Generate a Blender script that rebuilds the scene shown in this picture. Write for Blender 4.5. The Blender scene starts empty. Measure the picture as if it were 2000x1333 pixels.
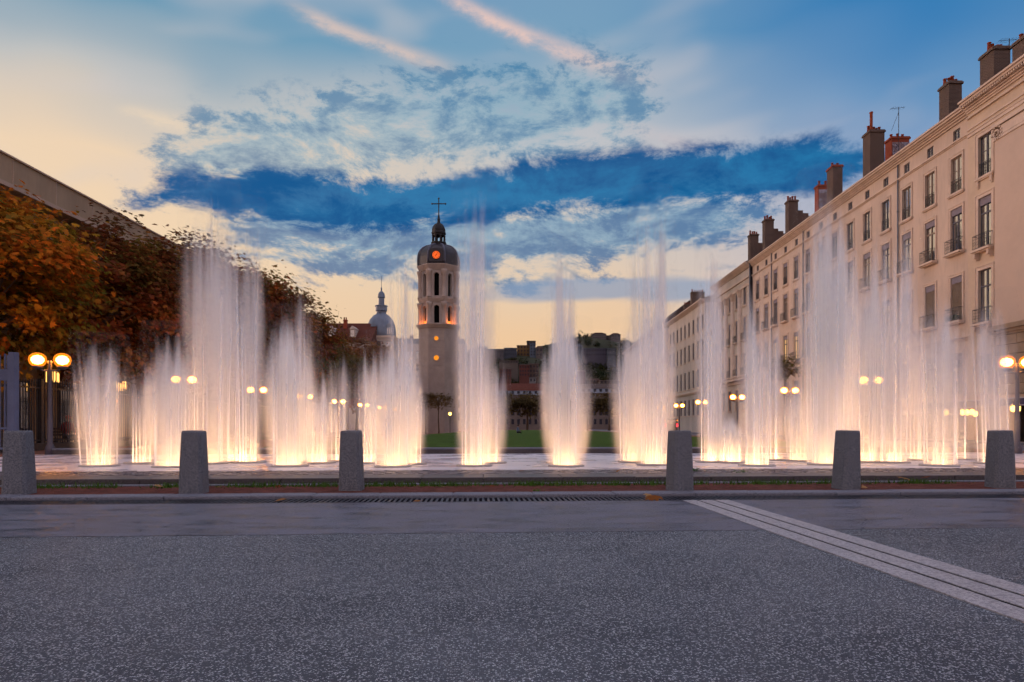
import bpy, bmesh, math, random
import numpy as np
from mathutils import Vector, Matrix
random.seed(7); np.random.seed(7)
S = bpy.context.scene
C = S.collection
R = math.radians
# ------------------------------------------------------------------ camera
CX, CY, F, EYE = 1018.0, 835.0, 1333.0, 1.05
cam = bpy.data.objects.new('camera', bpy.data.cameras.new('camera')); C.objects.link(cam); S.camera = cam
cam.location = (0, 0, EYE); cam.rotation_euler = (R(90), 0, 0)
cam.data.lens = 24; cam.data.sensor_width = 36
cam.data.shift_x = -0.009; cam.data.shift_y = 0.0843
cam.data.clip_start = 0.05; cam.data.clip_end = 8000
def at(x, y, Y):                      # photo pixel at depth Y -> world point
    return Vector(((x-CX)/F*Y, Y, EYE+(CY-y)/F*Y))
def lin(r, g, b):
    f = lambda c: ((c/255+0.055)/1.055)**2.4 if c > 10 else c/255/12.92
    return (f(r), f(g), f(b), 1)
# ------------------------------------------------------------------ node helper
class E:
    """a socket or a number with arithmetic that makes Math nodes"""
    nt = None
    def __init__(s, v): s.v = v.v if isinstance(v, E) else v
    def _m(op, *a, clamp=False):
        n = E.nt.nodes.new('ShaderNodeMath'); n.operation = op; n.use_clamp = clamp
        for i, q in enumerate(a):
            q = q.v if isinstance(q, E) else q
            if isinstance(q, (int, float)): n.inputs[i].default_value = q
            else: E.nt.links.new(q, n.inputs[i])
        return E(n.outputs[0])
    def __add__(s, o): return E._m('ADD', s, o)
    __radd__ = __add__
    def __sub__(s, o): return E._m('SUBTRACT', s, o)
    def __rsub__(s, o): return E._m('SUBTRACT', o, s)
    def __mul__(s, o): return E._m('MULTIPLY', s, o)
    __rmul__ = __mul__
    def __truediv__(s, o): return E._m('DIVIDE', s, o)
    def __pow__(s, o): return E._m('POWER', s, o)
def m2(op, *a): return E._m(op, *a)
def clamp01(a): return E._m('ADD', a, 0.0, clamp=True)
def sstep(x, a, b, lo=0.0, hi=1.0, ty='SMOOTHSTEP'):
    n = E.nt.nodes.new('ShaderNodeMapRange'); n.interpolation_type = ty
    for i, q in zip((0, 1, 2, 3, 4), (x, a, b, lo, hi)):
        q = q.v if isinstance(q, E) else q
        if isinstance(q, (int, float)): n.inputs[i].default_value = q
        else: E.nt.links.new(q, n.inputs[i])
    return E(n.outputs[0])
def vec(x, y, z):
    n = E.nt.nodes.new('ShaderNodeCombineXYZ')
    for i, q in enumerate((x, y, z)):
        q = q.v if isinstance(q, E) else q
        if isinstance(q, (int, float)): n.inputs[i].default_value = q
        else: E.nt.links.new(q, n.inputs[i])
    return n.outputs[0]
def sep(v):
    n = E.nt.nodes.new('ShaderNodeSeparateXYZ'); E.nt.links.new(v, n.inputs[0])
    return [E(o) for o in n.outputs]
def noise(v, scale=1.0, detail=2.0, rough=0.5, dist=0.0):
    n = E.nt.nodes.new('ShaderNodeTexNoise'); n.inputs['Scale'].default_value = scale
    n.inputs['Detail'].default_value = detail; n.inputs['Roughness'].default_value = rough; n.inputs['Distortion'].default_value = dist
    if v is not None: E.nt.links.new(v, n.inputs['Vector'])
    return E(n.outputs[0])
def voro(v, scale, feature='F1', out='Distance', rnd=1.0):
    n = E.nt.nodes.new('ShaderNodeTexVoronoi'); n.feature = feature; n.inputs['Scale'].default_value = scale
    n.inputs['Randomness'].default_value = rnd
    if v is not None: E.nt.links.new(v, n.inputs['Vector'])
    return n.outputs[out]
def mix(f, a, b):
    n = E.nt.nodes.new('ShaderNodeMix'); n.data_type = 'RGBA'; n.clamp_factor = True
    for i, q in ((0, f), (6, a), (7, b)):
        q = q.v if isinstance(q, E) else q
        if isinstance(q, (int, float)): n.inputs[i].default_value = q
        elif isinstance(q, (tuple, list)): n.inputs[i].default_value = tuple(q) if len(q) == 4 else tuple(q)+(1,)
        else: E.nt.links.new(q, n.inputs[i])
    return n.outputs[2]
def ramp(x, stops):
    n = E.nt.nodes.new('ShaderNodeValToRGB'); n.color_ramp.interpolation = 'EASE' if len(stops) < 3 else 'LINEAR'
    els = n.color_ramp.elements
    while len(els) < len(stops): els.new(0.5)
    for e, (p, c) in zip(els, stops): e.position = p; e.color = c
    E.nt.links.new(x.v if isinstance(x, E) else x, n.inputs[0])
    return n.outputs[0]
# ------------------------------------------------------------------ world: dusk sky
w = bpy.data.worlds.new('World'); S.world = w; w.use_nodes = True
E.nt = w.node_tree; E.nt.nodes.clear()
SUN_AZ, SUN_EL = R(-62), R(7)         # to the left of the view, low
def aze(x, y):
    dx, dz = (x-CX)/F, (CY-y)/F
    return math.degrees(math.atan(dx)), math.degrees(math.atan(dz/math.hypot(1, dx)))
tc = E.nt.nodes.new('ShaderNodeTexCoord')
X_, Y_, Z_ = sep(tc.outputs['Generated'])
DEG = 180/math.pi
az = m2('ARCTAN2', X_, Y_)*DEG
el = m2('ARCSINE', Z_)*DEG
P3 = tc.outputs['Generated']
def cl(*c): return lin(*c)
def er(stops): return [(max(0, min(1, e/90)), cl(*c)) for e, c in stops]
wn = E.nt.nodes.new('ShaderNodeTexNoise'); wn.inputs['Scale'].default_value = 1.0; wn.inputs['Detail'].default_value = 1.0
E.nt.links.new(vec(az*0.09, el*0.16, 7.0), wn.inputs['Vector'])
wx, wy, wz = [q-0.5 for q in sep(wn.outputs['Color'])]
az2 = az+wx*6.0; el2 = el+wy*2.6
big = noise(vec(az2*0.05, el2*0.2, 2.0), 1.0, 3, 0.6)
fine = noise(vec(az2*0.26, el2*0.5, 9.0), 1.0, 6, 0.68)
ci = noise(vec(az*0.035+el*0.05, el*0.16-az*0.03, wz*1.5), 1.0, 2, 0.6)
e2 = (el + wz*6.0)/90
left = ramp(e2, er([(0, (242,190,138)), (6, (244,206,164)), (13, (248,217,180)), (19, (244,216,184)), (24, (196,197,196)), (28.5, (104,156,186)), (36, (120,158,192)), (50, (200,196,218)), (90, (220,210,228))]))
mid = ramp(e2, er([(0, (240,186,132)), (6, (247,204,158)), (11, (238,208,176)), (17, (218,206,194)), (23, (190,196,202)), (29, (122,164,194)), (38, (118,156,192)), (50, (200,196,218)), (90, (220,210,228))]))
right = ramp(e2, er([(0, (236,184,142)), (7, (226,196,180)), (12, (196,190,200)), (18, (160,174,202)), (23, (108,152,196)), (29, (50,126,186)), (38, (84,136,188)), (50, (196,194,218)), (90, (220,210,228))]))
amix = sstep(az, -30.0, 2.0); bmix = sstep(az, 4.0, 30.0)
sky = mix(bmix, mix(amix, left, mid), right)
back = sstep(m2('ABSOLUTE', az), 70, 150)
sky = mix(back*0.85, sky, ramp(el/90, er([(0, (206,176,172)), (12, (222,190,184)), (30, (222,202,216)), (90, (220,210,228))])))
# soft cirrus veils
sky = mix(sstep(ci, 0.48, 0.72, 0, 0.45)*sstep(el, 9, 20), sky, cl(214,206,206))
# contrails
br = sstep(fine, 0.3, 0.6, 0.4, 1.0)
def contrail(x0, y0, x1, y1, w0, w1, col, k):
    a0, b0 = aze(x0, y0); a1, b1 = aze(x1, y1)
    L = math.hypot(a1-a0, b1-b0); ux, uy = (a1-a0)/L, (b1-b0)/L
    t = ((az-a0)*ux+(el-b0)*uy)/L
    d = (az-a0)*(-uy)+(el-b0)*ux
    d = d + (fine-0.5)*1.3
    wd = clamp01(t)*(w1-w0)+w0
    g = m2('EXPONENT', (d/wd)*(d/wd)*-1.0)
    return mix(g*br*sstep(t, -0.1, 0.2)*sstep(t, 0.7, 1.08, 1, 0)*k, sky, cl(*col))
sky = contrail(840, -25, 1275, 165, 0.38, 0.8, (246,208,194), 0.85)
sky = contrail(560, 10, 900, 140, 0.45, 0.5, (240,208,190), 0.7)
sky = contrail(235, 214, 430, 268, 0.35, 0.85, (255,226,190), 0.6)
sky = contrail(1180, 225, 1420, 315, 0.5, 0.8, (214,200,200), 0.5)
# blue-grey cloud decks
def band(pts, sig):                   # gaussian about a polyline el(az), given in photo pixels
    A = [aze(*p) for p in pts]
    n = E.nt.nodes.new('ShaderNodeFloatCurve')
    cm = n.mapping; c = cm.curves[0]
    lo, hi = -60.0, 60.0
    while len(c.points) < len(A): c.points.new(0.5, 0.5)
    for p, (a, b) in zip(c.points, A): p.location = ((a-lo)/(hi-lo), b/45.0)
    cm.update()
    E.nt.links.new(sstep(az, lo, hi, 0, 1, 'LINEAR').v, n.inputs['Value'])
    q = (el-E(n.outputs[0])*45.0)/sig
    return m2('EXPONENT', q*q*-1.0)
# mottled deck rising to the right
Wb = band([(0,400),(200,352),(400,318),(600,285),(800,245),(1000,222),(1200,205),(1400,200)], 4.0)*sstep(az, -35, -22)*sstep(az, 16, 6)
mb = sstep(fine+(Wb-0.7)*0.3, 0.38, 0.56)*sstep(Wb, 0.1, 0.5)
sky = mix(mb*0.72, sky, mix(sstep(fine, 0.42, 0.64), cl(150,182,198), cl(44,122,168)))
# lower wisps
Wc = band([(0,470),(400,450),(700,470),(1000,480),(1300,440),(1500,425)], 4.0)*sstep(az, -33, -17)*sstep(az, 27, 14)
mc = sstep(big*0.4+fine*0.6+(Wc-0.8)*0.26, 0.41, 0.53)*sstep(Wc, 0.08, 0.4)
sky = mix(mc*0.82, sky, mix(sstep(fine, 0.4, 0.62), cl(124,166,194), cl(26,108,162)))
# main dark bank
ends = sstep(az, -38, -13, 0.25, 1.0)*sstep(az, -37, -30)*sstep(az, 33, 22)
Wa = band([(0,400),(200,388),(450,380),(700,396),(900,384),(1100,366),(1300,350),(1500,334),(1700,312)], 2.15)*ends
ma = sstep(big*0.45+fine*0.55+(Wa-0.66)*0.38, 0.36, 0.52)
sky = mix(ma*sstep(Wa, 0.05, 0.45)*0.97, sky, mix(sstep(big*0.5+fine*0.5, 0.40, 0.60), cl(22,118,172), cl(0,86,146)))
# thin grey bars near the horizon on the right
Wd = band([(600,560),(900,575),(1200,565),(1500,560)], 1.2)*sstep(az, -9, 4)
md = sstep(big+(Wd-0.7)*0.4, 0.38, 0.6)*sstep(Wd, 0.1, 0.5)
sky = mix(md*0.75, sky, cl(138,160,190))
skyt = E.nt.nodes.new('ShaderNodeTexSky'); skyt.sky_type = 'NISHITA'; skyt.sun_disc = False
skyt.sun_elevation = SUN_EL; skyt.sun_rotation = SUN_AZ; skyt.dust_density = 2.0
bgA = E.nt.nodes.new('ShaderNodeBackground'); bgA.inputs[1].default_value = 0.05
E.nt.links.new(skyt.outputs[0], bgA.inputs[0])
bgB = E.nt.nodes.new('ShaderNodeBackground'); bgB.inputs[1].default_value = 1.0
E.nt.links.new(sky, bgB.inputs[0])
mxs = E.nt.nodes.new('ShaderNodeMixShader'); mxs.inputs[0].default_value = 0.93
E.nt.links.new(bgA.outputs[0], mxs.inputs[1]); E.nt.links.new(bgB.outputs[0], mxs.inputs[2])
wo = E.nt.nodes.new('ShaderNodeOutputWorld'); E.nt.links.new(mxs.outputs[0], wo.inputs[0])
# ------------------------------------------------------------------ sun (already at the horizon), exposure
sl = bpy.data.lights.new('sun', 'SUN'); sl.energy = 0.9; sl.angle = R(14); sl.color = (1.0, 0.64, 0.55)
so = bpy.data.objects.new('sun', sl); C.objects.link(so)
sd = Vector((math.sin(SUN_AZ)*math.cos(SUN_EL), math.cos(SUN_AZ)*math.cos(SUN_EL), math.sin(SUN_EL)))
so.rotation_euler = sd.to_track_quat('Z', 'Y').to_euler(); so.location = sd*60
S.view_settings.view_transform = 'Standard'; S.view_settings.look = 'None'
S.view_settings.exposure = 0.0; S.view_settings.gamma = 1.0; S.view_settings.use_curve_mapping = False
S.render.engine = 'CYCLES'
cy = S.cycles
cy.max_bounces = 9; cy.diffuse_bounces = 2; cy.glossy_bounces = 2; cy.transmission_bounces = 3; cy.volume_bounces = 8
cy.use_adaptive_sampling = True; cy.adaptive_threshold = 0.045; cy.adaptive_min_samples = 10
cy.transparent_max_bounces = 36; cy.volume_max_steps = 32; cy.volume_step_rate = 1.0
w.cycles.sampling_method = 'MANUAL'; w.cycles.sample_map_resolution = 512
cy.use_denoising = True; cy.sample_clamp_indirect = 4.0; cy.caustics_reflective = False; cy.caustics_refractive = False
# ------------------------------------------------------------------ mesh + object helpers
class MB:
    def __init__(s): s.v = []; s.f = []
    def quad(s, *p):
        b = len(s.v); s.v += [tuple(q) for q in p]; s.f.append(tuple(range(b, b+len(p)))); return s
    def box(s, x0, x1, y0, y1, z0, z1):
        b = len(s.v)
        s.v += [(x0,y0,z0),(x1,y0,z0),(x1,y1,z0),(x0,y1,z0),(x0,y0,z1),(x1,y0,z1),(x1,y1,z1),(x0,y1,z1)]
        s.f += [(b,b+3,b+2,b+1),(b+4,b+5,b+6,b+7),(b,b+1,b+5,b+4),(b+1,b+2,b+6,b+5),(b+2,b+3,b+7,b+6),(b+3,b,b+4,b+7)]
        return s
    def lathe(s, prof, n=16, c=(0,0,0), rot=0.0, cap=True, sq=(1,1)):
        b = len(s.v); m = len(prof)
        for r, z in prof:
            for k in range(n):
                a = rot+2*math.pi*k/n; s.v.append((c[0]+r*math.cos(a)*sq[0], c[1]+r*math.sin(a)*sq[1], c[2]+z))
        for i in range(m-1):
            for k in range(n):
                k2 = (k+1) % n; s.f.append((b+i*n+k, b+i*n+k2, b+i*n+n+k2, b+i*n+n+k))
        if cap:
            s.f.append(tuple(b+k for k in reversed(range(n)))); s.f.append(tuple(b+(m-1)*n+k for k in range(n)))
        return s
    def tube(s, pts, rad, n=6, cap=True):
        b = len(s.v); pts = [Vector(p) for p in pts]; m = len(pts)
        if isinstance(rad, (int, float)): rad = [rad]*m
        for i, p in enumerate(pts):
            d = (pts[min(i+1, m-1)]-pts[max(i-1, 0)]).normalized()
            u = d.cross(Vector((0.31, 0.95, 0.05) if abs(d.y) < 0.9 else (1, 0, 0))).normalized(); q = d.cross(u)
            for k in range(n):
                a = 2*math.pi*k/n; s.v.append(tuple(p+(u*math.cos(a)+q*math.sin(a))*rad[i]))
        for i in range(m-1):
            for k in range(n):
                k2 = (k+1) % n; s.f.append((b+i*n+k, b+i*n+k2, b+i*n+n+k2, b+i*n+n+k))
        if cap:
            s.f.append(tuple(b+k for k in reversed(range(n)))); s.f.append(tuple(b+(m-1)*n+k for k in range(n)))
        return s
    def prism(s, poly, axis, a0, a1):     # poly of (p,q); axis x/y/z extrusion between a0 and a1
        b = len(s.v); n = len(poly)
        for a in (a0, a1):
            for p, q in poly:
                s.v.append({'x': (a, p, q), 'y': (p, a, q), 'z': (p, q, a)}[axis])
        s.f.append(tuple(range(b, b+n))); s.f.append(tuple(b+n+k for k in reversed(range(n))))
        for k in range(n):
            k2 = (k+1) % n; s.f.append((b+k, b+n+k, b+n+k2, b+k2))
        return s
    def mesh(s, name, m=None, smooth=False, fix=True):
        me = bpy.data.meshes.new(name); me.from_pydata(s.v, [], s.f)
        if fix:
            bm = bmesh.new(); bm.from_mesh(me); bmesh.ops.recalc_face_normals(bm, faces=bm.faces); bm.to_mesh(me); bm.free()
        if m is not None: me.materials.append(m)
        if smooth: me.polygons.foreach_set('use_smooth', [True]*len(me.polygons))
        me.update(); return me
    def obj(s, name, m, parent=None, smooth=False, fix=True, loc=None, rotz=0.0):
        return put(name, s.mesh(name, m, smooth, fix), parent, loc, rotz)
def put(name, me, parent=None, loc=None, rotz=0.0):
    o = bpy.data.objects.new(name, me); C.objects.link(o)
    if parent is not None: o.parent = parent
    if loc is not None: o.location = loc
    if rotz: o.rotation_euler = (0, 0, rotz)
    return o
def tag(o, label, cat, group=None):
    o['label'] = label; o['category'] = cat
    if group: o['group'] = group
    return o
def thing(name, label, cat, loc=(0,0,0), group=None, rotz=0.0):
    o = bpy.data.objects.new(name, None); C.objects.link(o); o.location = loc; o.rotation_euler = (0,0,rotz)
    o.empty_display_size = 0.2
    return tag(o, label, cat, group)
def struct(o, kind='structure'): o['kind'] = kind; return o
def copy_tree(o, parent=None):
    c = o.copy(); C.objects.link(c); c.parent = parent
    for ch in list(o.children): copy_tree(ch, c)
    return c
def bevel(o, wd=0.01, seg=2):
    b = o.modifiers.new('bevel', 'BEVEL'); b.width = wd; b.segments = seg; b.limit_method = 'ANGLE'; return o
ORD = ['nearest', 'second', 'third', 'fourth', 'fifth', 'sixth', 'seventh', 'eighth', 'ninth', 'tenth', 'eleventh', 'twelfth']
# ------------------------------------------------------------------ materials
MATS = {}
def mat(name, base, rough=0.8, spec=0.4, var=0.25, scale=2.0, bump=0.0, bscale=30.0, col2=None, metal=0.0, coord='Object', stretch=(1,1,1), emit=None, estr=0.0):
    if name in MATS: return MATS[name]
    m = bpy.data.materials.new(name); m.use_nodes = True; E.nt = m.node_tree
    p = m.node_tree.nodes['Principled BSDF']; L = m.node_tree.links.new
    t = m.node_tree.nodes.new('ShaderNodeTexCoord'); mp = m.node_tree.nodes.new('ShaderNodeMapping')
    mp.inputs['Scale'].default_value = stretch; L(t.outputs[coord], mp.inputs[0]); v = mp.outputs[0]
    n = noise(v, scale, 5, 0.6); n2 = noise(v, scale*9, 3, 0.6)
    b = tuple(base[:3])
    dark = tuple(c*(1-var) for c in b)+(1,)
    lite = tuple(min(1, c*(1+var)) for c in b)+(1,) if col2 is None else tuple(col2[:3])+(1,)
    L(mix(sstep(n*0.7+n2*0.3, 0.32, 0.68), dark, lite), p.inputs['Base Color'])
    p.inputs['Roughness'].default_value = rough; p.inputs['Specular IOR Level'].default_value = spec; p.inputs['Metallic'].default_value = metal
    if bump > 0:
        bn = m.node_tree.nodes.new('ShaderNodeBump'); bn.inputs['Strength'].default_value = bump; bn.inputs['Distance'].default_value = 0.02
        L(noise(v, bscale, 4, 0.65).v, bn.inputs['Height']); L(bn.outputs[0], p.inputs['Normal'])
    if emit is not None:
        p.inputs['Emission Color'].default_value = tuple(emit[:3])+(1,); p.inputs['Emission Strength'].default_value = estr
    MATS[name] = m; return m
def emis(name, col, s):
    m = bpy.data.materials.new(name); m.use_nodes = True; p = m.node_tree.nodes['Principled BSDF']
    p.inputs['Base Color'].default_value = tuple(c*.08 for c in col)+(1,); p.inputs['Emission Color'].default_value = tuple(col)+(1,); p.inputs['Emission Strength'].default_value = s
    return m
def newmat(name):
    m = bpy.data.materials.new(name); m.use_nodes = True; E.nt = m.node_tree
    return m, m.node_tree.nodes['Principled BSDF'], m.node_tree.links.new, m.node_tree.nodes.new('ShaderNodeTexCoord')
# rough road asphalt with pale stone chips
M_asph, p, L, t = newmat('asphalt_rough')
v = t.outputs['Object']
wv = E.nt.nodes.new('ShaderNodeVectorMath'); wv.operation = 'MULTIPLY_ADD'
wn_ = E.nt.nodes.new('ShaderNodeTexNoise'); wn_.inputs['Scale'].default_value = 60; L(v, wn_.inputs['Vector'])
L(wn_.outputs['Color'], wv.inputs[0]); wv.inputs[1].default_value = (0.012, 0.012, 0); L(v, wv.inputs[2])
d1 = E(voro(wv.outputs[0], 108)); c1 = sep(voro(wv.outputs[0], 108, out='Color'))
chip = sstep(d1, 0.6, 0.4)*sstep(c1[0], 0.58, 0.66)
tone = noise(v, 0.55, 6, 0.7)
basec = mix(sstep(tone, 0.34, 0.64), lin(60, 66, 78), lin(95, 100, 110))
chipc = mix(c1[1], lin(146, 153, 166), lin(232, 237, 244))
stain = sstep(noise(v, 1.1, 6, 0.75), 0.55, 0.72, 0, 0.55)
L(mix(stain, mix(chip, basec, chipc), lin(58, 58, 68)), p.inputs['Base Color'])
L((0.62-chip*0.22).v, p.inputs['Roughness']); p.inputs['Specular IOR Level'].default_value = 0.5
bn = E.nt.nodes.new('ShaderNodeBump'); bn.inputs['Strength'].default_value = 1.0; bn.inputs['Distance'].default_value = 0.009
L((sstep(d1, 0.7, 0.2)*0.8+noise(v, 160, 2)*0.4).v, bn.inputs['Height']); L(bn.outputs[0], p.inputs['Normal'])
# smooth damp asphalt
M_wet, p, L, t = newmat('asphalt_damp')
v = t.outputs['Object']
mp = E.nt.nodes.new('ShaderNodeMapping'); mp.inputs['Scale'].default_value = (0.8, 2.2, 1); L(v, mp.inputs[0])
pud = noise(mp.outputs[0], 1.6, 8, 0.74)
gr = noise(v, 120, 3, 0.7)
L(mix(sstep(pud*0.7+gr*0.3, 0.4, 0.56), lin(44, 46, 60), lin(118, 117, 130)), p.inputs['Base Color'])
L((sstep(pud, 0.4, 0.62, 0.34, 0.6)+gr*0.1).v, p.inputs['Roughness']); p.inputs['Specular IOR Level'].default_value = 0.35
bn = E.nt.nodes.new('ShaderNodeBump'); bn.inputs['Strength'].default_value = 0.8; bn.inputs['Distance'].default_value = 0.008
L((gr+noise(v, 30, 4, .7)*1.2).v, bn.inputs['Height']); L(bn.outputs[0], p.inputs['Normal'])
# granite (bollards, strip)
def granite(name, dark, mid_, lite, sc=90.0, rough=0.7):
    m, p, L, t = newmat(name); v = t.outputs['Object']
    a = noise(v, sc, 4, 0.75); b = E(voro(v, sc*1.6)); c = noise(v, 2.2, 4, 0.6)
    col = mix(sstep(a, 0.40, 0.58), lin(*dark), lin(*mid_)); col = mix(sstep(b, 0.22, 0.1)*0.8, col, lin(*lite))
    col = mix(sstep(c, 0.5, 0.75, 0, 0.35), col, lin(*dark))
    L(col, p.inputs['Base Color']); p.inputs['Roughness'].default_value = rough
    bn = E.nt.nodes.new('ShaderNodeBump'); bn.inputs['Strength'].default_value = 0.35; bn.inputs['Distance'].default_value = 0.006
    L(a.v, bn.inputs['Height']); L(bn.outputs[0], p.inputs['Normal'])
    return m
M_boll = granite('granite_bollard', (76, 79, 88), (124, 126, 134), (192, 195, 202), 60)
M_band = granite('granite_band', (134, 129, 134), (186, 180, 182), (222, 216, 214), 45, 0.6)
M_kerb = granite('granite_kerb', (88, 90, 102), (126, 126, 138), (164, 164, 170), 60)
M_step = granite('stone_step', (54, 49, 52), (84, 76, 78), (116, 106, 104), 40, 0.45)
M_sett = granite('stone_sett', (80, 74, 82), (124, 114, 120), (164, 150, 150), 35, 0.35)
M_gravel = mat('red_gravel', lin(104, 58, 48), 0.95, 0.2, 0.45, 6, 0.8, 90)
M_earth = mat('ground_earth', lin(96, 88, 84), 0.95, 0.2, 0.2, 0.3, 0.3, 8)
M_plaza = mat('plaza_gravel', lin(128, 92, 78), 0.9, 0.25, 0.25, 0.6, 0.4, 40)
M_lawn = mat('lawn_grass', lin(62, 88, 22), 0.95, 0.15, 0.4, 1.5, 0.8, 60)
M_iron = mat('wrought_iron', (0.035, 0.036, 0.042), 0.5, 0.5, 0.3, 8, metal=0.4)
M_cast = mat('cast_iron_grate', lin(62, 62, 72), 0.5, 0.5, 0.35, 10, 0.3, 60, metal=0.5)
M_dark = mat('dark_void', (0.006, 0.006, 0.007), 0.9, 0.1, 0.2, 3)
# wet basin floor; the low pale mist over it is painted into its colour
M_basin, p, L, t = newmat('wet_basin_stone_misted'); v = t.outputs['Object']
q = noise(v, 0.9, 5, 0.6)
L(mix(sstep(q, 0.35, 0.65), lin(206, 196, 204), lin(234, 226, 230)), p.inputs['Base Color'])
L(sstep(q, 0.3, 0.7, 0.2, 0.42).v, p.inputs['Roughness']); p.inputs['Specular IOR Level'].default_value = 0.6
bn = E.nt.nodes.new('ShaderNodeBump'); bn.inputs['Strength'].default_value = 0.2; bn.inputs['Distance'].default_value = 0.02
L(noise(v, 9, 4, 0.6).v, bn.inputs['Height']); L(bn.outputs[0], p.inputs['Normal'])
# ------------------------------------------------------------------ ground, road, kerb in the road's own frame
KA = 0.063                             # the kerb runs slightly away to the right
def K(u, v_, z=0.0): return Vector((u*math.cos(KA)-v_*math.sin(KA), u*math.sin(KA)+v_*math.cos(KA), z))
def sheet(name, u0, u1, v0, v1, z, m, rot=KA, kind='structure'):
    o = MB().quad((u0,v0,z),(u1,v0,z),(u1,v1,z),(u0,v1,z)).obj(name, m, rotz=rot); return struct(o, kind)
sheet('ground', -3000, 3000, -300, 3500, -0.06, M_earth, 0)
sheet('road', -40, 40, -14, 6.8, 0.0, M_asph)
sheet('road_gutter_strip', -40, 40, 6.8, 9.62, 0.003, M_wet)
sheet('gutter_channel', -40, 40, 9.62, 10.2, -0.05, M_dark)
# pale granite band let into the road: three rows of slabs with dark joints
for o_ in (struct(MB().box(2.93, 3.57, -13, 9.6, -0.04, 0.0045).obj('granite_band_bed', M_dark, rotz=KA)),):
    rng = random.Random(3)
    for k in range(3):
        u0 = 2.92+k*0.232
        v0 = -1.0
        while v0 < 9.58:
            ln = rng.uniform(0.9, 1.3); v1 = min(v0+ln, 9.595)
            MB().box(u0, u0+0.197, v0+0.001, v1-0.001, -0.03, 0.009+rng.uniform(0, .001)).obj('granite_slab', M_band, o_)
            v0 = v1
# drain grate along the kerb
gr_ = thing('drain_grate', 'long dark slotted iron drain grate running along the road kerb', 'drain grate', rotz=KA)
MB().box(-10, 10, 9.62, 9.66, -0.05, 0.006).box(-10, 10, 10.12, 10.198, -0.05, 0.006).obj('frame', M_cast, gr_)
bar_me = MB().box(-0.017, 0.017, 9.66, 10.12, 0.001, 0.005).mesh('bar', M_cast)
for k in range(232):
    put('bar', bar_me, gr_, ((k-116)*0.074, 0, 0))
kb = struct(MB().box(-40, 40, 10.24, 10.58, -0.06, 0.035).obj('kerb', M_kerb, rotz=KA))
rng = random.Random(5); u0 = -10.0
while u0 < 10:
    ln = rng.uniform(0.9, 1.25)
    ks = MB().box(u0+0.004, u0+ln-0.004, 10.2+rng.uniform(-.006, .006), 10.62, -0.05, 0.05+rng.uniform(-.004, .004)).obj('kerb_stone', M_kerb, kb); bevel(ks, 0.018, 2)
    u0 += ln
sheet('gravel_strip', -60, 60, 10.6, 12.3, 0.042, M_gravel)
# low stone step and paved rim in front of the basin
st_ = struct(MB().box(-60, 60, 12.36, 13.1, 0.0, 0.12).obj('basin_step', M_step, rotz=KA))
rng = random.Random(8); u0 = -11.5
while u0 < 11.5:
    ln = rng.uniform(1.1, 1.6)
    ks = MB().box(u0+0.003, u0+ln-0.003, 12.32+rng.uniform(-.006, .006), 13.2, 0.02, 0.148+rng.uniform(-.003, .003)).obj('step_stone', M_step, st_); bevel(ks, 0.012, 2)
    u0 += ln
fl = struct(MB().box(-60, 60, 12.05, 12.3, 0.0, 0.056).obj('step_footing', M_kerb, rotz=KA))
sheet('plaza', -400, 400, 13.15, 2500, 0.125, M_plaza)
mb = MB(); rng = random.Random(2)
for r_ in range(11):
    v0 = 13.215+r_*0.118; u0 = -12.5+rng.uniform(0, .1)
    while u0 < 12.5:
        ln = rng.uniform(0.09, 0.15); h = 0.146+rng.uniform(-.008, .008)
        mb.box(u0, u0+ln-0.012, v0, v0+0.106, 0.1, h); u0 += ln
struct(mb.obj('sett_paving', M_sett, rotz=KA), 'stuff')
# the flat wet basin
bs = struct(MB().box(-14.5, 19, 14.52, 23.4, 0.0, 0.15).obj('fountain_basin', M_basin, rotz=KA))
bw = thing('low_basin_wall', 'long low pale stone wall along the far side of the wet basin', 'wall', rotz=KA)
u0 = -14.0; rng = random.Random(4)
while u0 < 16:
    ln = rng.uniform(1.5, 2.1); MB().box(u0+.003, u0+ln-.003, 23.42, 23.8, 0.1, 0.30).obj('wall_stone', M_step, bw)
    cp_ = MB().box(u0+.002, u0+ln-.002, 23.38, 23.84, 0.302, 0.355).obj('coping_stone', M_kerb, bw); bevel(cp_, .01, 1)
    u0 += ln
struct(MB().box(-9.5, 13.5, 25.2, 182, 0.0, 0.33).obj('lawn', M_lawn))
struct(MB().box(19.5, 27.0, 20, 320, 0.0, 0.135).obj('street', M_wet))
struct(MB().box(25.6, 28.2, 20, 320, 0.0, 0.25).obj('pavement', M_kerb))
# ------------------------------------------------------------------ facade materials
M_wall = mat('render_buff', lin(213, 192, 176), 0.9, 0.2, 0.12, 0.5, 0.15, 12, stretch=(1, 1, .22))
M_wall2 = mat('render_pale', lin(208, 196, 186), 0.9, 0.2, 0.12, 0.5, 0.15, 12, stretch=(1, 1, .22))
M_wallp = mat('render_pink', lin(210, 188, 172), 0.9, 0.2, 0.05, 0.35, 0.12, 12)
M_wallo = mat('render_ochre', lin(214, 192, 170), 0.9, 0.2, 0.08, 0.35, 0.12, 12)
M_stone = mat('limestone_trim', lin(218, 197, 181), 0.85, 0.25, 0.12, 1.2, 0.25, 18)
M_rust = mat('rusticated_stone', lin(160, 138, 116), 0.9, 0.2, 0.18, 1.0, 0.4, 14)
M_roof = mat('roof_dark_tile', lin(82, 66, 60), 0.85, 0.3, 0.3, 2.0, 0.5, 25)
M_zinc = mat('zinc_grey', lin(112, 118, 130), 0.5, 0.5, 0.15, 1.5, metal=0.3)
M_frame = mat('window_frame_paint', lin(96, 96, 108), 0.6, 0.4, 0.12, 4)
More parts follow.
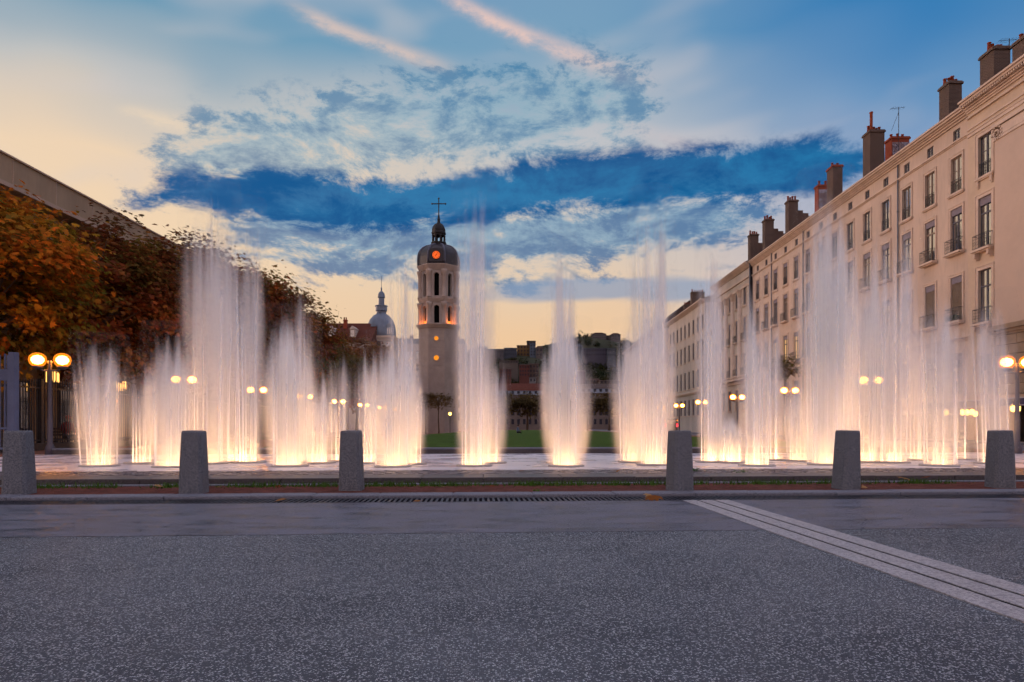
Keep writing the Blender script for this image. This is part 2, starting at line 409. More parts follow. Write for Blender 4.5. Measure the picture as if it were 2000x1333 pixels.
M_framew = mat('window_frame_pale', lin(150, 132, 118), 0.6, 0.4, 0.12, 4)
M_blind = mat('blind_valance_paint', lin(136, 128, 140), 0.7, 0.3, 0.12, 6)
M_shut = mat('shutter_slats_paint', lin(124, 108, 92), 0.7, 0.3, 0.15, 5)
M_room = mat('dark_room', lin(44, 40, 42), 0.95, 0.1, 0.4, 1.3)
M_brick, p, L, t = newmat('chimney_brick')
br_ = E.nt.nodes.new('ShaderNodeTexBrick'); br_.inputs['Scale'].default_value = 1.0
br_.inputs['Brick Width'].default_value = 0.24; br_.inputs['Row Height'].default_value = 0.085; br_.inputs['Mortar Size'].default_value = 0.012
br_.inputs['Color1'].default_value = lin(70, 55, 48); br_.inputs['Color2'].default_value = lin(92, 70, 60); br_.inputs['Mortar'].default_value = lin(128, 112, 102)
x_, y_, z_ = sep(t.outputs['Object']); L(vec(x_+y_, z_, 0.0), br_.inputs['Vector']); L(br_.outputs[0], p.inputs['Base Color']); p.inputs['Roughness'].default_value = 0.9
M_terra = mat('terracotta', lin(150, 74, 52), 0.85, 0.25, 0.25, 4)
M_plast = mat('chimney_plaster', lin(104, 86, 78), 0.9, 0.2, 0.15, 1.2, 0.3, 20)
M_graf, p, L, t = newmat('chimney_sprayed_paint')
v = t.outputs['Object']; g1 = noise(v, 3.2, 2, 0.5, 1.6); g2 = noise(v, 2.0, 1)
L(mix(sstep(g1, 0.47, 0.5)*sstep(g1, 0.56, 0.53), mix(sstep(g2, 0.45, 0.5), lin(170, 168, 186), lin(140, 120, 122)), lin(60, 52, 78)), p.inputs['Base Color'])
# window glass mirrors the sky; curtains and dark rooms lie behind
def glassmat(name, inner, emit=0.0, ecol=(1, .6, .25)):
    m, p, L, t = newmat(name)
    p.inputs['Base Color'].default_value = inner; p.inputs['Roughness'].default_value = 0.04; p.inputs['Specular IOR Level'].default_value = 1.0; p.inputs['IOR'].default_value = 2.2
    p.inputs['Coat Weight'].default_value = 1.0; p.inputs['Coat Roughness'].default_value = 0.02; p.inputs['Coat IOR'].default_value = 1.9
    if emit: p.inputs['Emission Color'].default_value = tuple(ecol)+(1,); p.inputs['Emission Strength'].default_value = emit
    return m
M_glass = glassmat('window_glass_dark', lin(176, 176, 180))
M_glass.node_tree.nodes['Principled BSDF'].inputs['Metallic'].default_value = 0.85
M_farwin = mat('far_window_dark', lin(44, 46, 58), .6, .3, .3, 1)
M_glassc = glassmat('window_glass_curtain', lin(132, 124, 118))
M_glasso = glassmat('window_glass_lit', lin(160, 120, 80), 0.7)
# ------------------------------------------------------------------ window meshes: local origin at the opening's bottom centre on the wall face,
# local y along the wall, local -x towards the square
WC = {}
def cached(key, fn):
    if key not in WC: WC[key] = fn()
    return WC[key]
def win_frame(w_, h_, m, tr=0.0, d=0.1):
    def f():
        b = MB(); a = w_/2; t_ = 0.055
        b.box(d, d+.06, -a, -a+t_, 0, h_).box(d, d+.06, a-t_, a, 0, h_).box(d, d+.06, -a+t_, a-t_, h_-t_, h_).box(d, d+.06, -a+t_, a-t_, 0, t_*1.6)
        b.box(d-.012, d+.058, -.05, .05, t_*1.6, h_-t_)
        if tr: b.box(d-.016, d+.056, -a+t_, a-t_, h_*tr, h_*tr+.09)
        for s in (-1, 1):
            y0, y1 = (-a+t_, -.05) if s < 0 else (.05, a-t_)
            for q in ((0.33, 0.62) if not tr else (0.3,)):
                b.box(d+.01, d+.05, y0, y1, h_*q, h_*q+.03)
        return b.mesh('window', m)
    return cached(('fr', w_, h_, m.name, tr, d), f)
def win_pane(w_, h_, s, m, d=0.1):
    def f():
        a = w_/2; y0, y1 = (-a+.05, -.03) if s < 0 else (.03, a-.05)
        return MB().box(d+.03, d+.042, y0, y1, .06, h_-.04).mesh('pane', m)
    return cached(('pa', w_, h_, s, m.name, d), f)
def win_surround(w_, h_, m, t_=0.16, pr=0.05, cap=False):
    def f():
        b = MB(); a = w_/2
        b.box(-pr, .01, -a-t_, -a, 0, h_+t_).box(-pr, .01, a, a+t_, 0, h_+t_).box(-pr, .01, -a, a, h_, h_+t_)
        b.box(-pr-.03, 0, -a-t_-.05, -a-t_, 0, h_+t_+.05).box(-pr-.03, 0, a+t_, a+t_+.05, 0, h_+t_+.05).box(-pr-.03, 0, -a-t_, a+t_, h_+t_, h_+t_+.05)
        if cap: b.box(-.3, 0, -a-t_-.18, a+t_+.18, h_+.55, h_+.66).box(-.2, 0, -a-t_-.1, a+t_+.1, h_+.42, h_+.55)
        return b.mesh('surround', m)
    return cached(('su', w_, h_, m.name, t_, pr, cap), f)
def win_sill(w_, m, pr=0.16, brk=False):
    def f():
        b = MB(); a = w_/2+.24
        b.box(-pr, .28, -a, a, -.13, -.002).box(-pr*.7, 0, -a+.04, a-.04, -.2, -.13)
        if brk:
            for s in (-1, 1):
                b.box(-pr*.8, 0, s*(a-.22)-.09, s*(a-.22)+.09, -.5, -.2).box(-pr*.5, 0, s*(a-.22)-.07, s*(a-.22)+.07, -.62, -.5)
        return b.mesh('sill', m)
    return cached(('si', w_, m.name, pr, brk), f)
def win_rail(w_, hh, proj, seed=0):
    def f():
        b = MB(); a = w_/2+(.12 if proj > 0.05 else -.02); x0 = -proj
        b.box(x0, x0+.03, -a, a, hh-.03, hh).box(x0, x0+.025, -a, a, .04, .065).box(x0, x0+.02, -a, a, hh*.72, hh*.72+.018)
        if proj > 0.05:
            for s in (-1, 1): b.box(x0+.03, .0, s*a-.012, s*a+.012, hh-.03, hh).box(x0+.025, .0, s*a-.01, s*a+.01, .04, .065)
        n = max(6, int(2*a/.13))
        for k in range(n+1):
            y = -a+2*a*k/n; b.box(x0+.004, x0+.02, y-.008, y+.008, .065, hh-.03)
            if k < n:                       # scrolled infill as small rings
                yc = y+a/n
                for q in range(5):
                    a0, a1 = q*1.257, (q+1)*1.257
                    b.quad((x0+.012, yc+.045*math.cos(a0), hh*.42+.1*math.sin(a0)), (x0+.012, yc+.045*math.cos(a1), hh*.42+.1*math.sin(a1)),
                           (x0+.012, yc+.062*math.cos(a1), hh*.42+.125*math.sin(a1)), (x0+.012, yc+.062*math.cos(a0), hh*.42+.125*math.sin(a0)))
        return b.mesh('railing', M_iron, fix=False)
    return cached(('ra', w_, hh, proj), f)
def win_valance(w_, hh):
    def f():
        b = MB(); a = w_/2-.005; b.box(.03, .06, -a, a, 0, hh)
        n = 9
        for k in range(n): b.box(.03, .058, -a+2*a*k/n+.01, -a+2*a*(k+1)/n-.01, -.06, 0)
        return b.mesh('blind_valance', M_blind)
    return cached(('va', w_, hh), f)
def win_shutter(w_, h_):
    def f():
        b = MB(); a = w_/2-.02; n = int(h_/.085)
        for k in range(n):
            z = k*h_/n; b.quad((.05, -a, z), (.05, a, z), (.075, a, z+h_/n*.98), (.075, -a, z+h_/n*.98)); b.quad((.075, -a, z+h_/n*.98), (.075, a, z+h_/n*.98), (.05, a, z+h_/n), (.05, -a, z+h_/n))
        return b.mesh('roller_shutter', M_shut, fix=False)
    return cached(('sh', w_, h_), f)
RW = random.Random(21)
def window(bld, X, y, z, w_, h_, style, fm=None, rail=None, surround=True, glass=None, lit=False, brk=False, cap=False, simple=False):
    fm = fm or M_frame
    o = put('window', win_frame(w_, h_, fm, 0.68 if style == 'tall' else 0.0), bld, (X, y, z))
    g = glass or (M_glasso if lit else (M_glassc if RW.random() < .4 else M_glass))
    for s in (-1, 1): put('pane', win_pane(w_, h_, s, g), o)
    if simple:
        put('sill', win_sill(w_, M_stone, .1), o); return o
    if surround: put('surround', win_surround(w_, h_, M_stone, .2 if brk else .14, .07 if brk else .04, cap), o)
    put('sill', win_sill(w_, M_stone, .4 if rail == 'out' else .16, brk), o)
    if rail == 'in': put('railing', win_rail(w_, .85, .03), o)
    if rail == 'out': put('railing', win_rail(w_, .85, .34), o)
    if style == 'tall' and not brk or style == 'valance': 
        q = put('blind_valance', win_valance(w_, .36), o, (0, 0, h_-.36))
    if style == 'shut':
        put('blind_valance', win_valance(w_, .36), o, (0, 0, h_-.36)); put('roller_shutter', win_shutter(w_, h_-.36), o)
    return o
def wall_grid(bld, X, y0, y1, z0, z1, ops, m, depth=0.17, name='wall', back=True):
    ys = sorted(set([y0, y1]+[q for o in ops for q in (o[0], o[1])])); zs = sorted(set([z0, z1]+[q for o in ops for q in (o[2], o[3])]))
    b = MB()
    for i in range(len(ys)-1):
        for j in range(len(zs)-1):
            yc, zc = (ys[i]+ys[i+1])/2, (zs[j]+zs[j+1])/2
            if any(o[0] < yc < o[1] and o[2] < zc < o[3] for o in ops): continue
            b.quad((X, ys[i], zs[j]), (X, ys[i], zs[j+1]), (X, ys[i+1], zs[j+1]), (X, ys[i+1], zs[j]))
    for a0, a1, c0, c1 in ops:
        D = X+depth
        b.quad((X, a0, c0), (D, a0, c0), (D, a0, c1), (X, a0, c1)); b.quad((X, a1, c0), (X, a1, c1), (D, a1, c1), (D, a1, c0))
        b.quad((X, a0, c1), (D, a0, c1), (D, a1, c1), (X, a1, c1)); b.quad((X, a0, c0), (X, a1, c0), (D, a1, c0), (D, a0, c0))
    return b.obj(name, m, bld, fix=False)
def moulding(bld, name, X, y0, y1, prof, m):      # prof: list of (projection, z0, z1)
    b = MB()
    for pr, a, c in prof: b.box(X-pr, X+.02, y0-(pr if pr > .2 else 0)*.0, y1, a, c)
    return b.obj(name, m, bld)
def chimney(bld, x, y, wx, wy, z0, z1, m, pots=4, capm=None, tall=False):
    wx *= .7; wy *= .82
    c = MB().box(x-wx/2, x+wx/2, y-wy/2, y+wy/2, z0, z1).obj('chimney', m, bld)
    MB().box(x-wx/2-.08, x+wx/2+.08, y-wy/2-.08, y+wy/2+.08, z1+.002, z1+.14).box(x-wx/2-.03, x+wx/2+.03, y-wy/2-.03, y+wy/2+.03, z1+.142, z1+.22).obj('chimney_cap', capm or m, c)
    pm = cached('pot', lambda: MB().lathe([(.13, 0), (.11, .12), (.1, .4), (.13, .42), (.13, .47)], 10).mesh('chimney_pot', M_terra, True))
    for k in range(pots):
        q = put('chimney_pot', pm, c, (x-wx/2+(k+.5)*wx/pots, y+RW.uniform(-.1, .1), z1+.22)); q.scale = (1, 1, RW.uniform(.7, 1.2))
    if tall: MB().lathe([(.12, 0), (.12, 1.5), (.15, 1.5), (.15, 1.6)], 10, (x-wx/2+.25, y-wy/2+.3, z1+.22)).obj('flue_pipe', M_terra, c)
    return c
def aerial(bld, x, y, z, h, flip=1):
    b = MB().tube([(x, y, z), (x, y, z+h)], .025, 5)
    b.tube([(x-.7*flip, y, z+h-.15), (x+.5*flip, y, z+h-.05)], .014, 4).tube([(x-.6*flip, y, z+h*.62), (x, y, z+h*.92)], .014, 4)
    for k in range(7):
        q = x-.6*flip+k*.17*flip; b.tube([(q, y-.3, z+h-.14+k*.012), (q, y+.3, z+h-.14+k*.012)], .009, 4)
    return b.obj('aerial', M_iron, bld)
XF = 28.0
CORN = [(.12, 20.5, 20.62), (.24, 20.62, 20.74), (.36, 20.74, 20.84), (.5, 20.84, 20.98), (.6, 20.98, 21.1)]
# ---- main row: fourteen bays
B1 = thing('terrace_building', 'long buff rendered terrace with five rows of windows behind the right-hand jets', 'building')
ys0, ye0 = 42.4, 82.6
bays = [43.9+2.84*k for k in range(14)]
ops = []
rows = [(16.15, 2.3, 1.12), (12.3, 2.85, 1.16), (7.85, 2.9, 1.16), (3.2, 2.6, 1.2)]
for i, y in enumerate(bays):
    for z, h, wd in rows: ops.append((y-wd/2, y+wd/2, z, z+h))
    ops.append((y-.36, y+.36, 19.55, 20.2))
    ops.append((y-1.0, y+1.0, .25, 2.35))
wall_grid(B1, XF, ys0, ye0, 0.2, 20.5, ops, M_wall)
MB().box(XF+.19, XF+11, ys0+.1, ye0-.1, 0.2, 20.45).obj('inner_core', M_room, B1)
moulding(B1, 'cornice', XF, ys0, ye0, CORN, M_stone)
moulding(B1, 'attic_string_course', XF, ys0, ye0, [(.06, 19.28, 19.36), (.14, 19.36, 19.46)], M_stone)
moulding(B1, 'shop_string_course', XF, ys0, ye0, [(.08, 6.55, 6.7), (.2, 6.7, 6.86), (.1, 2.5, 2.7), (.25, 2.7, 2.86)], M_stone)
MB().quad((XF-.55, ys0, 21.11), (XF-.55, ye0, 21.11), (XF+6, ye0, 23.6), (XF+6, ys0, 23.6)).quad((XF+6, ys0, 23.6), (XF+6, ye0, 23.6), (XF+12, ye0, 21), (XF+12, ys0, 21)).obj('roof', M_roof, B1, fix=False)
for i, y in enumerate(bays):
    window(B1, XF, y, 16.15, 1.12, 2.3, 'plain' if i < 6 else 'valance', M_framew if i < 3 else M_frame, 'in')
    window(B1, XF, y, 12.3, 1.16, 2.85, 'tall', M_framew if i % 3 == 1 else M_frame, 'out')
    window(B1, XF, y, 7.85, 1.16, 2.9, 'shut' if i in (0, 1, 2, 5) else 'tall', None, 'out', lit=i in (9, 10, 11))
    window(B1, XF, y, 3.2, 1.2, 2.6, 'tall', M_frame, None)
    o = put('attic_window', win_frame(.72, .65, M_frame, 0, .09), B1, (XF, y, 19.55))
    for s in (-1, 1): put('pane', win_pane(.72, .65, s, M_glass, .09), o)
    sh = put('shopfront', win_frame(2.0, 2.1, M_iron, .78), B1, (XF, y, .25))
    for s in (-1, 1): put('pane', win_pane(2.0, 2.1, s, M_glass), sh)
for y in (50.6, 67.6, 76.2):
    b = MB().tube([(XF-.09, y, 2.9), (XF-.09, y, 20.5)], .055, 6)
    for z in (5, 9, 13, 17): b.box(XF-.16, XF-.02, y-.08, y+.08, z, z+.07)
    b.obj('drainpipe', M_zinc, B1, True)
# flower box, broken render patch, awning lamps of the cafe
mb = MB(); rg = random.Random(3)
for k in range(160):
    c = Vector((XF-.28+rg.uniform(-.1, .1), bays[0]+rg.uniform(-.6, .6), 7.95+rg.uniform(0, .28))); d = Vector((rg.uniform(-1, 1), rg.uniform(-1, 1), rg.uniform(-.4, 1))).normalized()*.09; e = Vector((rg.uniform(-1, 1), rg.uniform(-1, 1), rg.uniform(-1, 1))).normalized()*.05
    mb.quad(c-d, c+e, c+d, c-e)
mb.obj('window_box_plants', mat('box_plant', (.03, .07, .02), .8), B1, fix=False)
# chimneys (photo column -> depth along the roof)
XC = 30.2
def cy_(x): return XC*F/(x-CX)
chimney(B1, XC, cy_(1856), 1.3, 1.35, 20.5, 24.95, M_brick, 4)
chimney(B1, XC, cy_(1706), 1.75, 1.5, 20.5, 26.1, M_brick, 5, tall=True)
c_ = chimney(B1, XC+2.6, (XC+2.6)*F/(1752-CX), 2.2, 1.3, 20.5, 26.0, M_terra, 3)
MB().box(XC+1.9, XC+3.3, (XC+2.6)*F/(1752-CX)-.56, (XC+2.6)*F/(1752-CX)-.54, 23.2, 25.7).obj('painted_panel', M_graf, c_)
chimney(B1, XC, cy_(1630), 1.3, 1.6, 20.5, 25.9, M_plast, 2, M_terra)
c_ = chimney(B1, XC+1.2, (XC+1.2)*F/(1606-CX), 1.8, 1.0, 20.5, 26.0, M_terra, 2)
MB().box(XC+.65, XC+1.75, (XC+1.2)*F/(1606-CX)-.43, (XC+1.2)*F/(1606-CX)-.415, 22.6, 25.7).obj('painted_panel', M_graf, c_)
for xx, zz in ((1546, 26.1), (1500, 26.2), (1471, 25.9)):
    yy = cy_(xx); chimney(B1, XC, yy, 1.5, 1.2, 20.5, zz, M_brick, 4)
    b = MB()
    for k in range(6): b.box(XC+.54+k*.62, XC+.54+(k+1)*.62, yy-.25, yy+.25, 20.5, zz-.9-k*.3)
    b.obj('stepped_party_wall', M_plast, B1)
aerial(B1, XC+1.2, cy_(1727), 22.5, 5.2)
# ---- near end pavilion, slightly proud
B2 = thing('end_pavilion', 'pale stone corner pavilion with giant pilaster and bracketed balconies at right edge', 'building')
XP = 27.72; yA, yB = 34.0, 42.35
wy_ = 40.75
rows2 = [(16.1, 2.45, 1.15), (11.75, 3.1, 1.15), (7.3, 3.2, 1.15), (3.0, 2.4, 1.15)]
ops = [(wy_-.575, wy_+.575, z, z+h) for z, h, wd in rows2]+[(wy_-1.1, wy_+1.1, .25, 2.35), (36.0, 38.4, .25, 2.35)]
wall_grid(B2, XP, yA, yB, .2, 20.5, ops, M_wallo)
MB().box(XP+.19, XP+11, yA+.1, yB-.06, .2, 20.45).obj('inner_core', M_room, B2)
MB().quad((XP, yB, .2), (XP+.3, yB, .2), (XP+.3, yB, 20.5), (XP, yB, 20.5)).obj('return_wall', M_wallo, B2, fix=False)
window(B2, XP, wy_, 16.1, 1.15, 2.45, 'plain', None, 'in', brk=True, glass=M_glass)
window(B2, XP, wy_, 11.75, 1.15, 3.1, 'tall', None, 'out', brk=True, glass=M_glass)
window(B2, XP, wy_, 7.3, 1.15, 3.2, 'tall', None, 'out', brk=True, glass=M_glass)
window(B2, XP, wy_, 3.0, 1.15, 2.4, 'plain', None, None, glass=M_glass)
put('blind_valance', win_valance(1.15, .4), B2, (XP, wy_, 11.75+2.7))
moulding(B2, 'cornice', XP, yA, yB, [(p_+.06, a+.06, c+.06) for p_, a, c in CORN]+[(.1, 20.45, 20.56)], M_stone)
moulding(B2, 'frieze_moulding', XP, yA, yB, [(.06, 18.95, 19.15), (.1, 19.15, 19.2), (.06, 19.4, 19.5), (.14, 20.1, 20.2)], M_stone)
b = MB()
for k in range(44): b.box(XP-.52, XP-.28, yA+.05+k*.19, yA+.15+k*.19, 20.76, 20.898)
b.obj('dentil_course', M_stone, B2)
MB().quad((XP-.62, yA, 21.18), (XP-.62, yB, 21.18), (XP+6, yB, 23.8), (XP+6, yA, 23.8)).obj('roof', M_roof, B2, fix=False)
pl = MB().box(XP-.3, XP+.01, 36.3, 39.55, 7.4, 17.6).box(XP-.36, XP+.01, 36.2, 39.65, 6.9, 7.4).obj('pilaster_panel', M_wallp, B2)
cp_ = MB().box(XP-.42, XP, 36.1, 39.75, 18.35, 18.55).box(XP-.36, XP, 36.2, 39.6, 17.6, 17.75)
for k in range(20):                     # ionic scroll
    a0, a1 = k*.55, (k+1)*.55; r0, r1 = .46-.019*k, .46-.019*(k+1)
    cp_.box(XP-.4, XP-.06, 39.25+r0*math.cos(a0)-.05, 39.25+r0*math.cos(a0)+.05, 17.95+r0*math.sin(a0)-.05, 17.95+r0*math.sin(a0)+.05)
cp_.box(XP-.34, XP, 36.2, 39.0, 17.78, 18.3)
cp_.obj('ionic_capital', M_stone, pl)
rs = MB().box(XP-.05, XP+.02, 36.0, 39.9, 2.9, 6.9).obj('rusticated_base', M_rust, B2)
for k in range(7):
    for j in range(3):
        y0 = 36.0+j*1.3+(.65 if k % 2 else 0); y1 = min(39.9, y0+1.29)
        if y1-y0 > .2: bevel(MB().box(XP-.2, XP-.05, y0, y1-.02, 2.95+k*.56, 2.95+k*.56+.53).obj('stone_block', M_rust, rs), .02, 1)
MB().box(XP-.42, XP, 35.9, 40.0, 6.62, 6.9).box(XP-.3, XP, 35.9, 40.0, 6.45, 6.62).obj('base_cornice', M_rust, B2)
chimney(B2, 30.4, 30.4*F/(1943-CX), 1.5, 1.6, 20.5, 24.95, M_brick, 4)
chimney(B2, 30.4, 30.4*F/(2003-CX), 1.3, 1.2, 20.5, 24.2, M_brick, 2)
aerial(B2, 31.2, 31.2*F/(1971-CX), 22.0, 3.9)
# cafe front under both: canopy, fascia, wall lanterns, glazing
CF = thing('cafe_canopy', 'dark blue cafe canopy with pale edging at foot of the right pavilion', 'canopy')
MB().box(26.6, XP-.02, 34.2, 46.0, 2.5, 2.62).box(26.55, 26.6, 34.2, 46.0, 2.22, 2.66).obj('fascia', mat('navy_canvas', lin(46, 44, 92), .7), CF)
MB().box(26.53, 26.548, 34.2, 46.0, 2.22, 2.25).box(26.53, 26.548, 34.2, 46.0, 2.6, 2.66).obj('edging', mat('canopy_edging', lin(190, 186, 200), .6), CF)
# pale lettering strokes too small to read in the photograph
b = MB(); rg = random.Random(12)
for y0 in (37.6, 41.6):
    for k in range(6):
        yy = y0+k*.26
        b.box(26.535, 26.546, yy, yy+.03, 2.33, 2.52).box(26.535, 26.546, yy, yy+.14, 2.49, 2.52)
        if k % 2: b.box(26.535, 26.546, yy, yy+.13, 2.41, 2.44)
        if k % 3 == 0: b.box(26.535, 26.546, yy, yy+.14, 2.33, 2.36)
b.obj('lettering', MATS['canopy_edging'], CF)
M_lant = emis('lantern_amber', (1.0, .48, .08), 9.0)
LN = []
for k, (x, y) in enumerate(((1880, 806), (1889, 806), (1898, 805), (1905, 809), (1978, 799), (1988, 799), (1848, 807))):
    pz = at(x, y, 41.0 if k < 4 or k == 6 else 36.6); 
    ln_ = thing('cafe_lantern', ('leftmost of three amber cafe lanterns close together behind the thin jet', 'middle of three amber cafe lanterns close together', 'rightmost and highest of three amber cafe lanterns', 'lowest amber cafe lantern, right of the three together', 'left amber lantern of the pair under the blue canopy', 'right amber lantern of the pair touching the lamp post', 'lone amber cafe lantern left of the others')[k], 'lantern', pz, 'amber cafe lanterns')
    MB().lathe([(.02, -.16), (.11, -.1), (.12, .1), (.05, .17)], 8).obj('glass_shade', M_lant, ln_, True)
    MB().lathe([(.14, .172), (.03, .26), (.015, .5)], 8).obj('lantern_cap', M_iron, ln_)
# ---- far pavilion with engaged columns
B3 = thing('columned_pavilion', 'pale pavilion with engaged columns at far end of the long terrace', 'building')
XQ = 27.7; q0, q1 = 82.65, 98.0
bq = [84.6, 87.7, 90.6, 93.4, 96.3]
rows3 = [(16.2, 2.4, 1.05), (11.9, 2.8, 1.05), (7.6, 2.7, 1.05), (3.2, 2.6, 1.1)]
ops = [(y-wd/2, y+wd/2, z, z+h) for y in bq for z, h, wd in rows3]
wall_grid(B3, XQ, q0, q1, .2, 20.5, ops, M_wall2)
MB().box(XQ+.19, XQ+11, q0+.05, q1-.05, .2, 20.45).obj('inner_core', M_room, B3)
for y in bq:
    for j, (z, h, wd) in enumerate(rows3): window(B3, XQ, y, z, wd, h, 'plain' if j != 1 else 'tall', None, 'out' if j in (1, 2) else None)
for y in (86.2, 89.1, 92.0, 94.8):
    c_ = MB().lathe([(.42, 7.2), (.42, 7.5), (.36, 7.6), (.33, 17.4)], 14, (XQ-.05, y, 0)).obj('column', M_stone, B3, True)
    MB().box(XQ-.55, XQ, y-.5, y+.5, 18.1, 18.3).lathe([(.34, 17.4), (.4, 17.7), (.5, 18.1)], 12, (XQ-.05, y, 0)).obj('capital', M_stone, c_)
moulding(B3, 'cornice', XQ, q0, q1, [(p_+.05, a+.03, c+.03) for p_, a, c in CORN]+[(.12, 18.35, 18.6), (.2, 19.3, 19.45)], M_stone)
moulding(B3, 'balcony_slab', XQ, q0, q1, [(.9, 6.9, 7.1), (.3, 6.5, 6.9)], M_stone)
MB().quad((XQ-.6, q0, 21.15), (XQ-.6, q1, 21.15), (XQ+6, q1, 23.6), (XQ+6, q0, 23.6)).obj('roof', M_roof, B3, fix=False)
MB().tube([(XQ-.12, 82.4, 2), (XQ-.12, 82.4, 21)], .07, 6).obj('drainpipe', M_zinc, B3, True)
# ---- building across the side street, then the last one
def plain_block(name, label, y0, y1, zt, wallm, nb, rowsd, roofz, xf=28.0, chim=()):
    Bn = thing(name, label, 'building')
    pit = (y1-y0)/nb; by = [y0+pit*(k+.5) for k in range(nb)]
    ops = [(y-wd/2, y+wd/2, z, z+h) for y in by for z, h, wd in rowsd]
    wall_grid(Bn, xf, y0, y1, .2, zt, ops, wallm)
    MB().box(xf+.19, xf+12, y0+.05, y1-.05, .2, zt-.05).obj('inner_core', M_room, Bn)
    MB().quad((xf, y0, .2), (xf+12, y0, .2), (xf+12, y0, zt), (xf, y0, zt)).obj('end_wall', wallm, Bn, fix=False)
    for y in by:
        for z, h, wd in rowsd: window(Bn, xf, y, z, wd, h, 'plain', None, None, simple=True, glass=M_glass)
    moulding(Bn, 'cornice', xf, y0, y1, [(.2, zt, zt+.15), (.45, zt+.15, zt+.3), (.7, zt+.3, zt+.5)], M_stone)
    moulding(Bn, 'string_course', xf, y0, y1, [(.15, 6.4, 6.6), (.3, 6.6, 6.75)], M_stone)
    MB().prism([(xf-.75, zt+.51), (xf+5, roofz), (xf+12, zt+.51)], 'y', y0, y1).obj('roof', M_roof, Bn)
    for x, wx, z1, np_ in chim:
        chimney(Bn, xf+3, (xf+3)*F/(x-CX), wx, 1.2, zt, z1, M_brick, np_)
    return Bn
plain_block('side_street_building', 'pale four storey building with tall narrow windows beyond the side street gap', 104, 129.5, 20.2, M_wall2, 9, [(16.2, 2.3, 1.1), (12.0, 2.7, 1.1), (7.4, 2.9, 1.1), (3.0, 2.6, 1.3)], 22.4, chim=((1362, 3.2, 24.6, 5), (1341, 1.6, 23.8, 3)))
plain_block('far_corner_building', 'far pale building with sloping roof seen through the broad white jets', 134, 185, 20.6, M_wall2, 15, [(16.2, 2.3, 1.1), (12.0, 2.7, 1.1), (7.4, 2.9, 1.1)], 26.0)
# ------------------------------------------------------------------ left building
M_conc = mat('beige_concrete', lin(176, 152, 126), .9, .2, .1, .5, .2, 8, stretch=(1, 1, .3))
M_lip = mat('pale_lip_stone', lin(196, 170, 150), .85, .25, .08, .6)
LB = thing('post_hall_building', 'long plain beige building with deep parapet band behind the left trees', 'building')
XL = -24.0
MB().box(XL-14, XL-1.2, 14, 78, 0, 12.35).obj('wall', M_conc, LB)
MB().box(XL-14, XL, 13.5, 78.5, 12.45, 13.72).obj('parapet', M_conc, LB)
MB().box(XL-14, XL+.14, 13.4, 78.6, 12.25, 12.45).box(XL-14, XL+.1, 13.4, 78.6, 13.722, 13.8).obj('parapet_lip', M_lip, LB)
for k in range(21): MB().box(XL+.001, XL+.02, 14.2+k*3, 14.24+k*3, 12.46, 13.72).obj('joint_strip', M_lip, LB)
for k in range(16):
    y = 17+k*3.8
    MB().box(XL-1.2, XL-.8, y-.45, y+.45, 0, 12.2).obj('pier', M_conc, LB)
    wd = MB().box(XL-1.19, XL-1.1, y+1.1, y+2.7, .9, 3.4).obj('window', M_frame, LB)
    MB().box(XL-1.1, XL-1.08, y+1.2, y+1.86, 1.0, 3.3).obj('pane', M_glass, wd); MB().box(XL-1.1, XL-1.08, y+1.94, y+2.6, 1.0, 3.3).obj('pane', M_glass, wd)
# lit slatted lanterns on the left building
M_slit = emis('lantern_slits', (1.0, .5, .12), 2.5)
for i, (x, y, Yd, lab) in enumerate(((103, 735, 29.5, 'square wall lantern with glowing slits just below the near left globes'), (237, 755, 38.5, 'small glowing slatted wall lantern seen between first and second left jets'))):
    c = at(x, y, Yd); t_ = thing('wall_lantern', lab, 'lantern', c); t_.scale = (.8, .8, .8)
    MB().box(-.36, .36, -.2, .2, .34, .42).box(-.36, .36, -.2, .2, -.4, -.34).obj('lantern_cap', M_iron, t_)
    for k in range(5): MB().box(-.33+k*.155, -.29+k*.155, -.2, -.16, -.34, .34).obj('slat', M_iron, t_)
    MB().box(-.28, .28, -.12, .12, -.34, .34).obj('light_box', M_slit, t_)
    MB().tube([(0, .2, 0), (-1.2, 1.0, 0)], .04, 6).obj('bracket', M_iron, t_)
# iron railing fence before it
RF = thing('railing_fence', 'tall dark iron railing fence behind the left globe lamp', 'fence')
MB().box(-19.33, -19.27, 23, 58, .5, .56).box(-19.33, -19.27, 23, 58, 2.6, 2.66).box(-19.5, -19.1, 23, 58, .1, .42).obj('rail', M_iron, RF)
fb = MB().tube([(0, 0, .42), (0, 0, 2.85)], .022, 5).lathe([(.03, 2.85), (.0, 3.02)], 5).mesh('bar', M_iron)
for k in range(230): put('bar', fb, RF, (-19.3, 23.1+k*.152, 0))
for k in range(9): MB().box(-19.38, -19.22, 23+k*4.35, 23.16+k*4.35, .4, 3.0).obj('post', M_iron, RF)
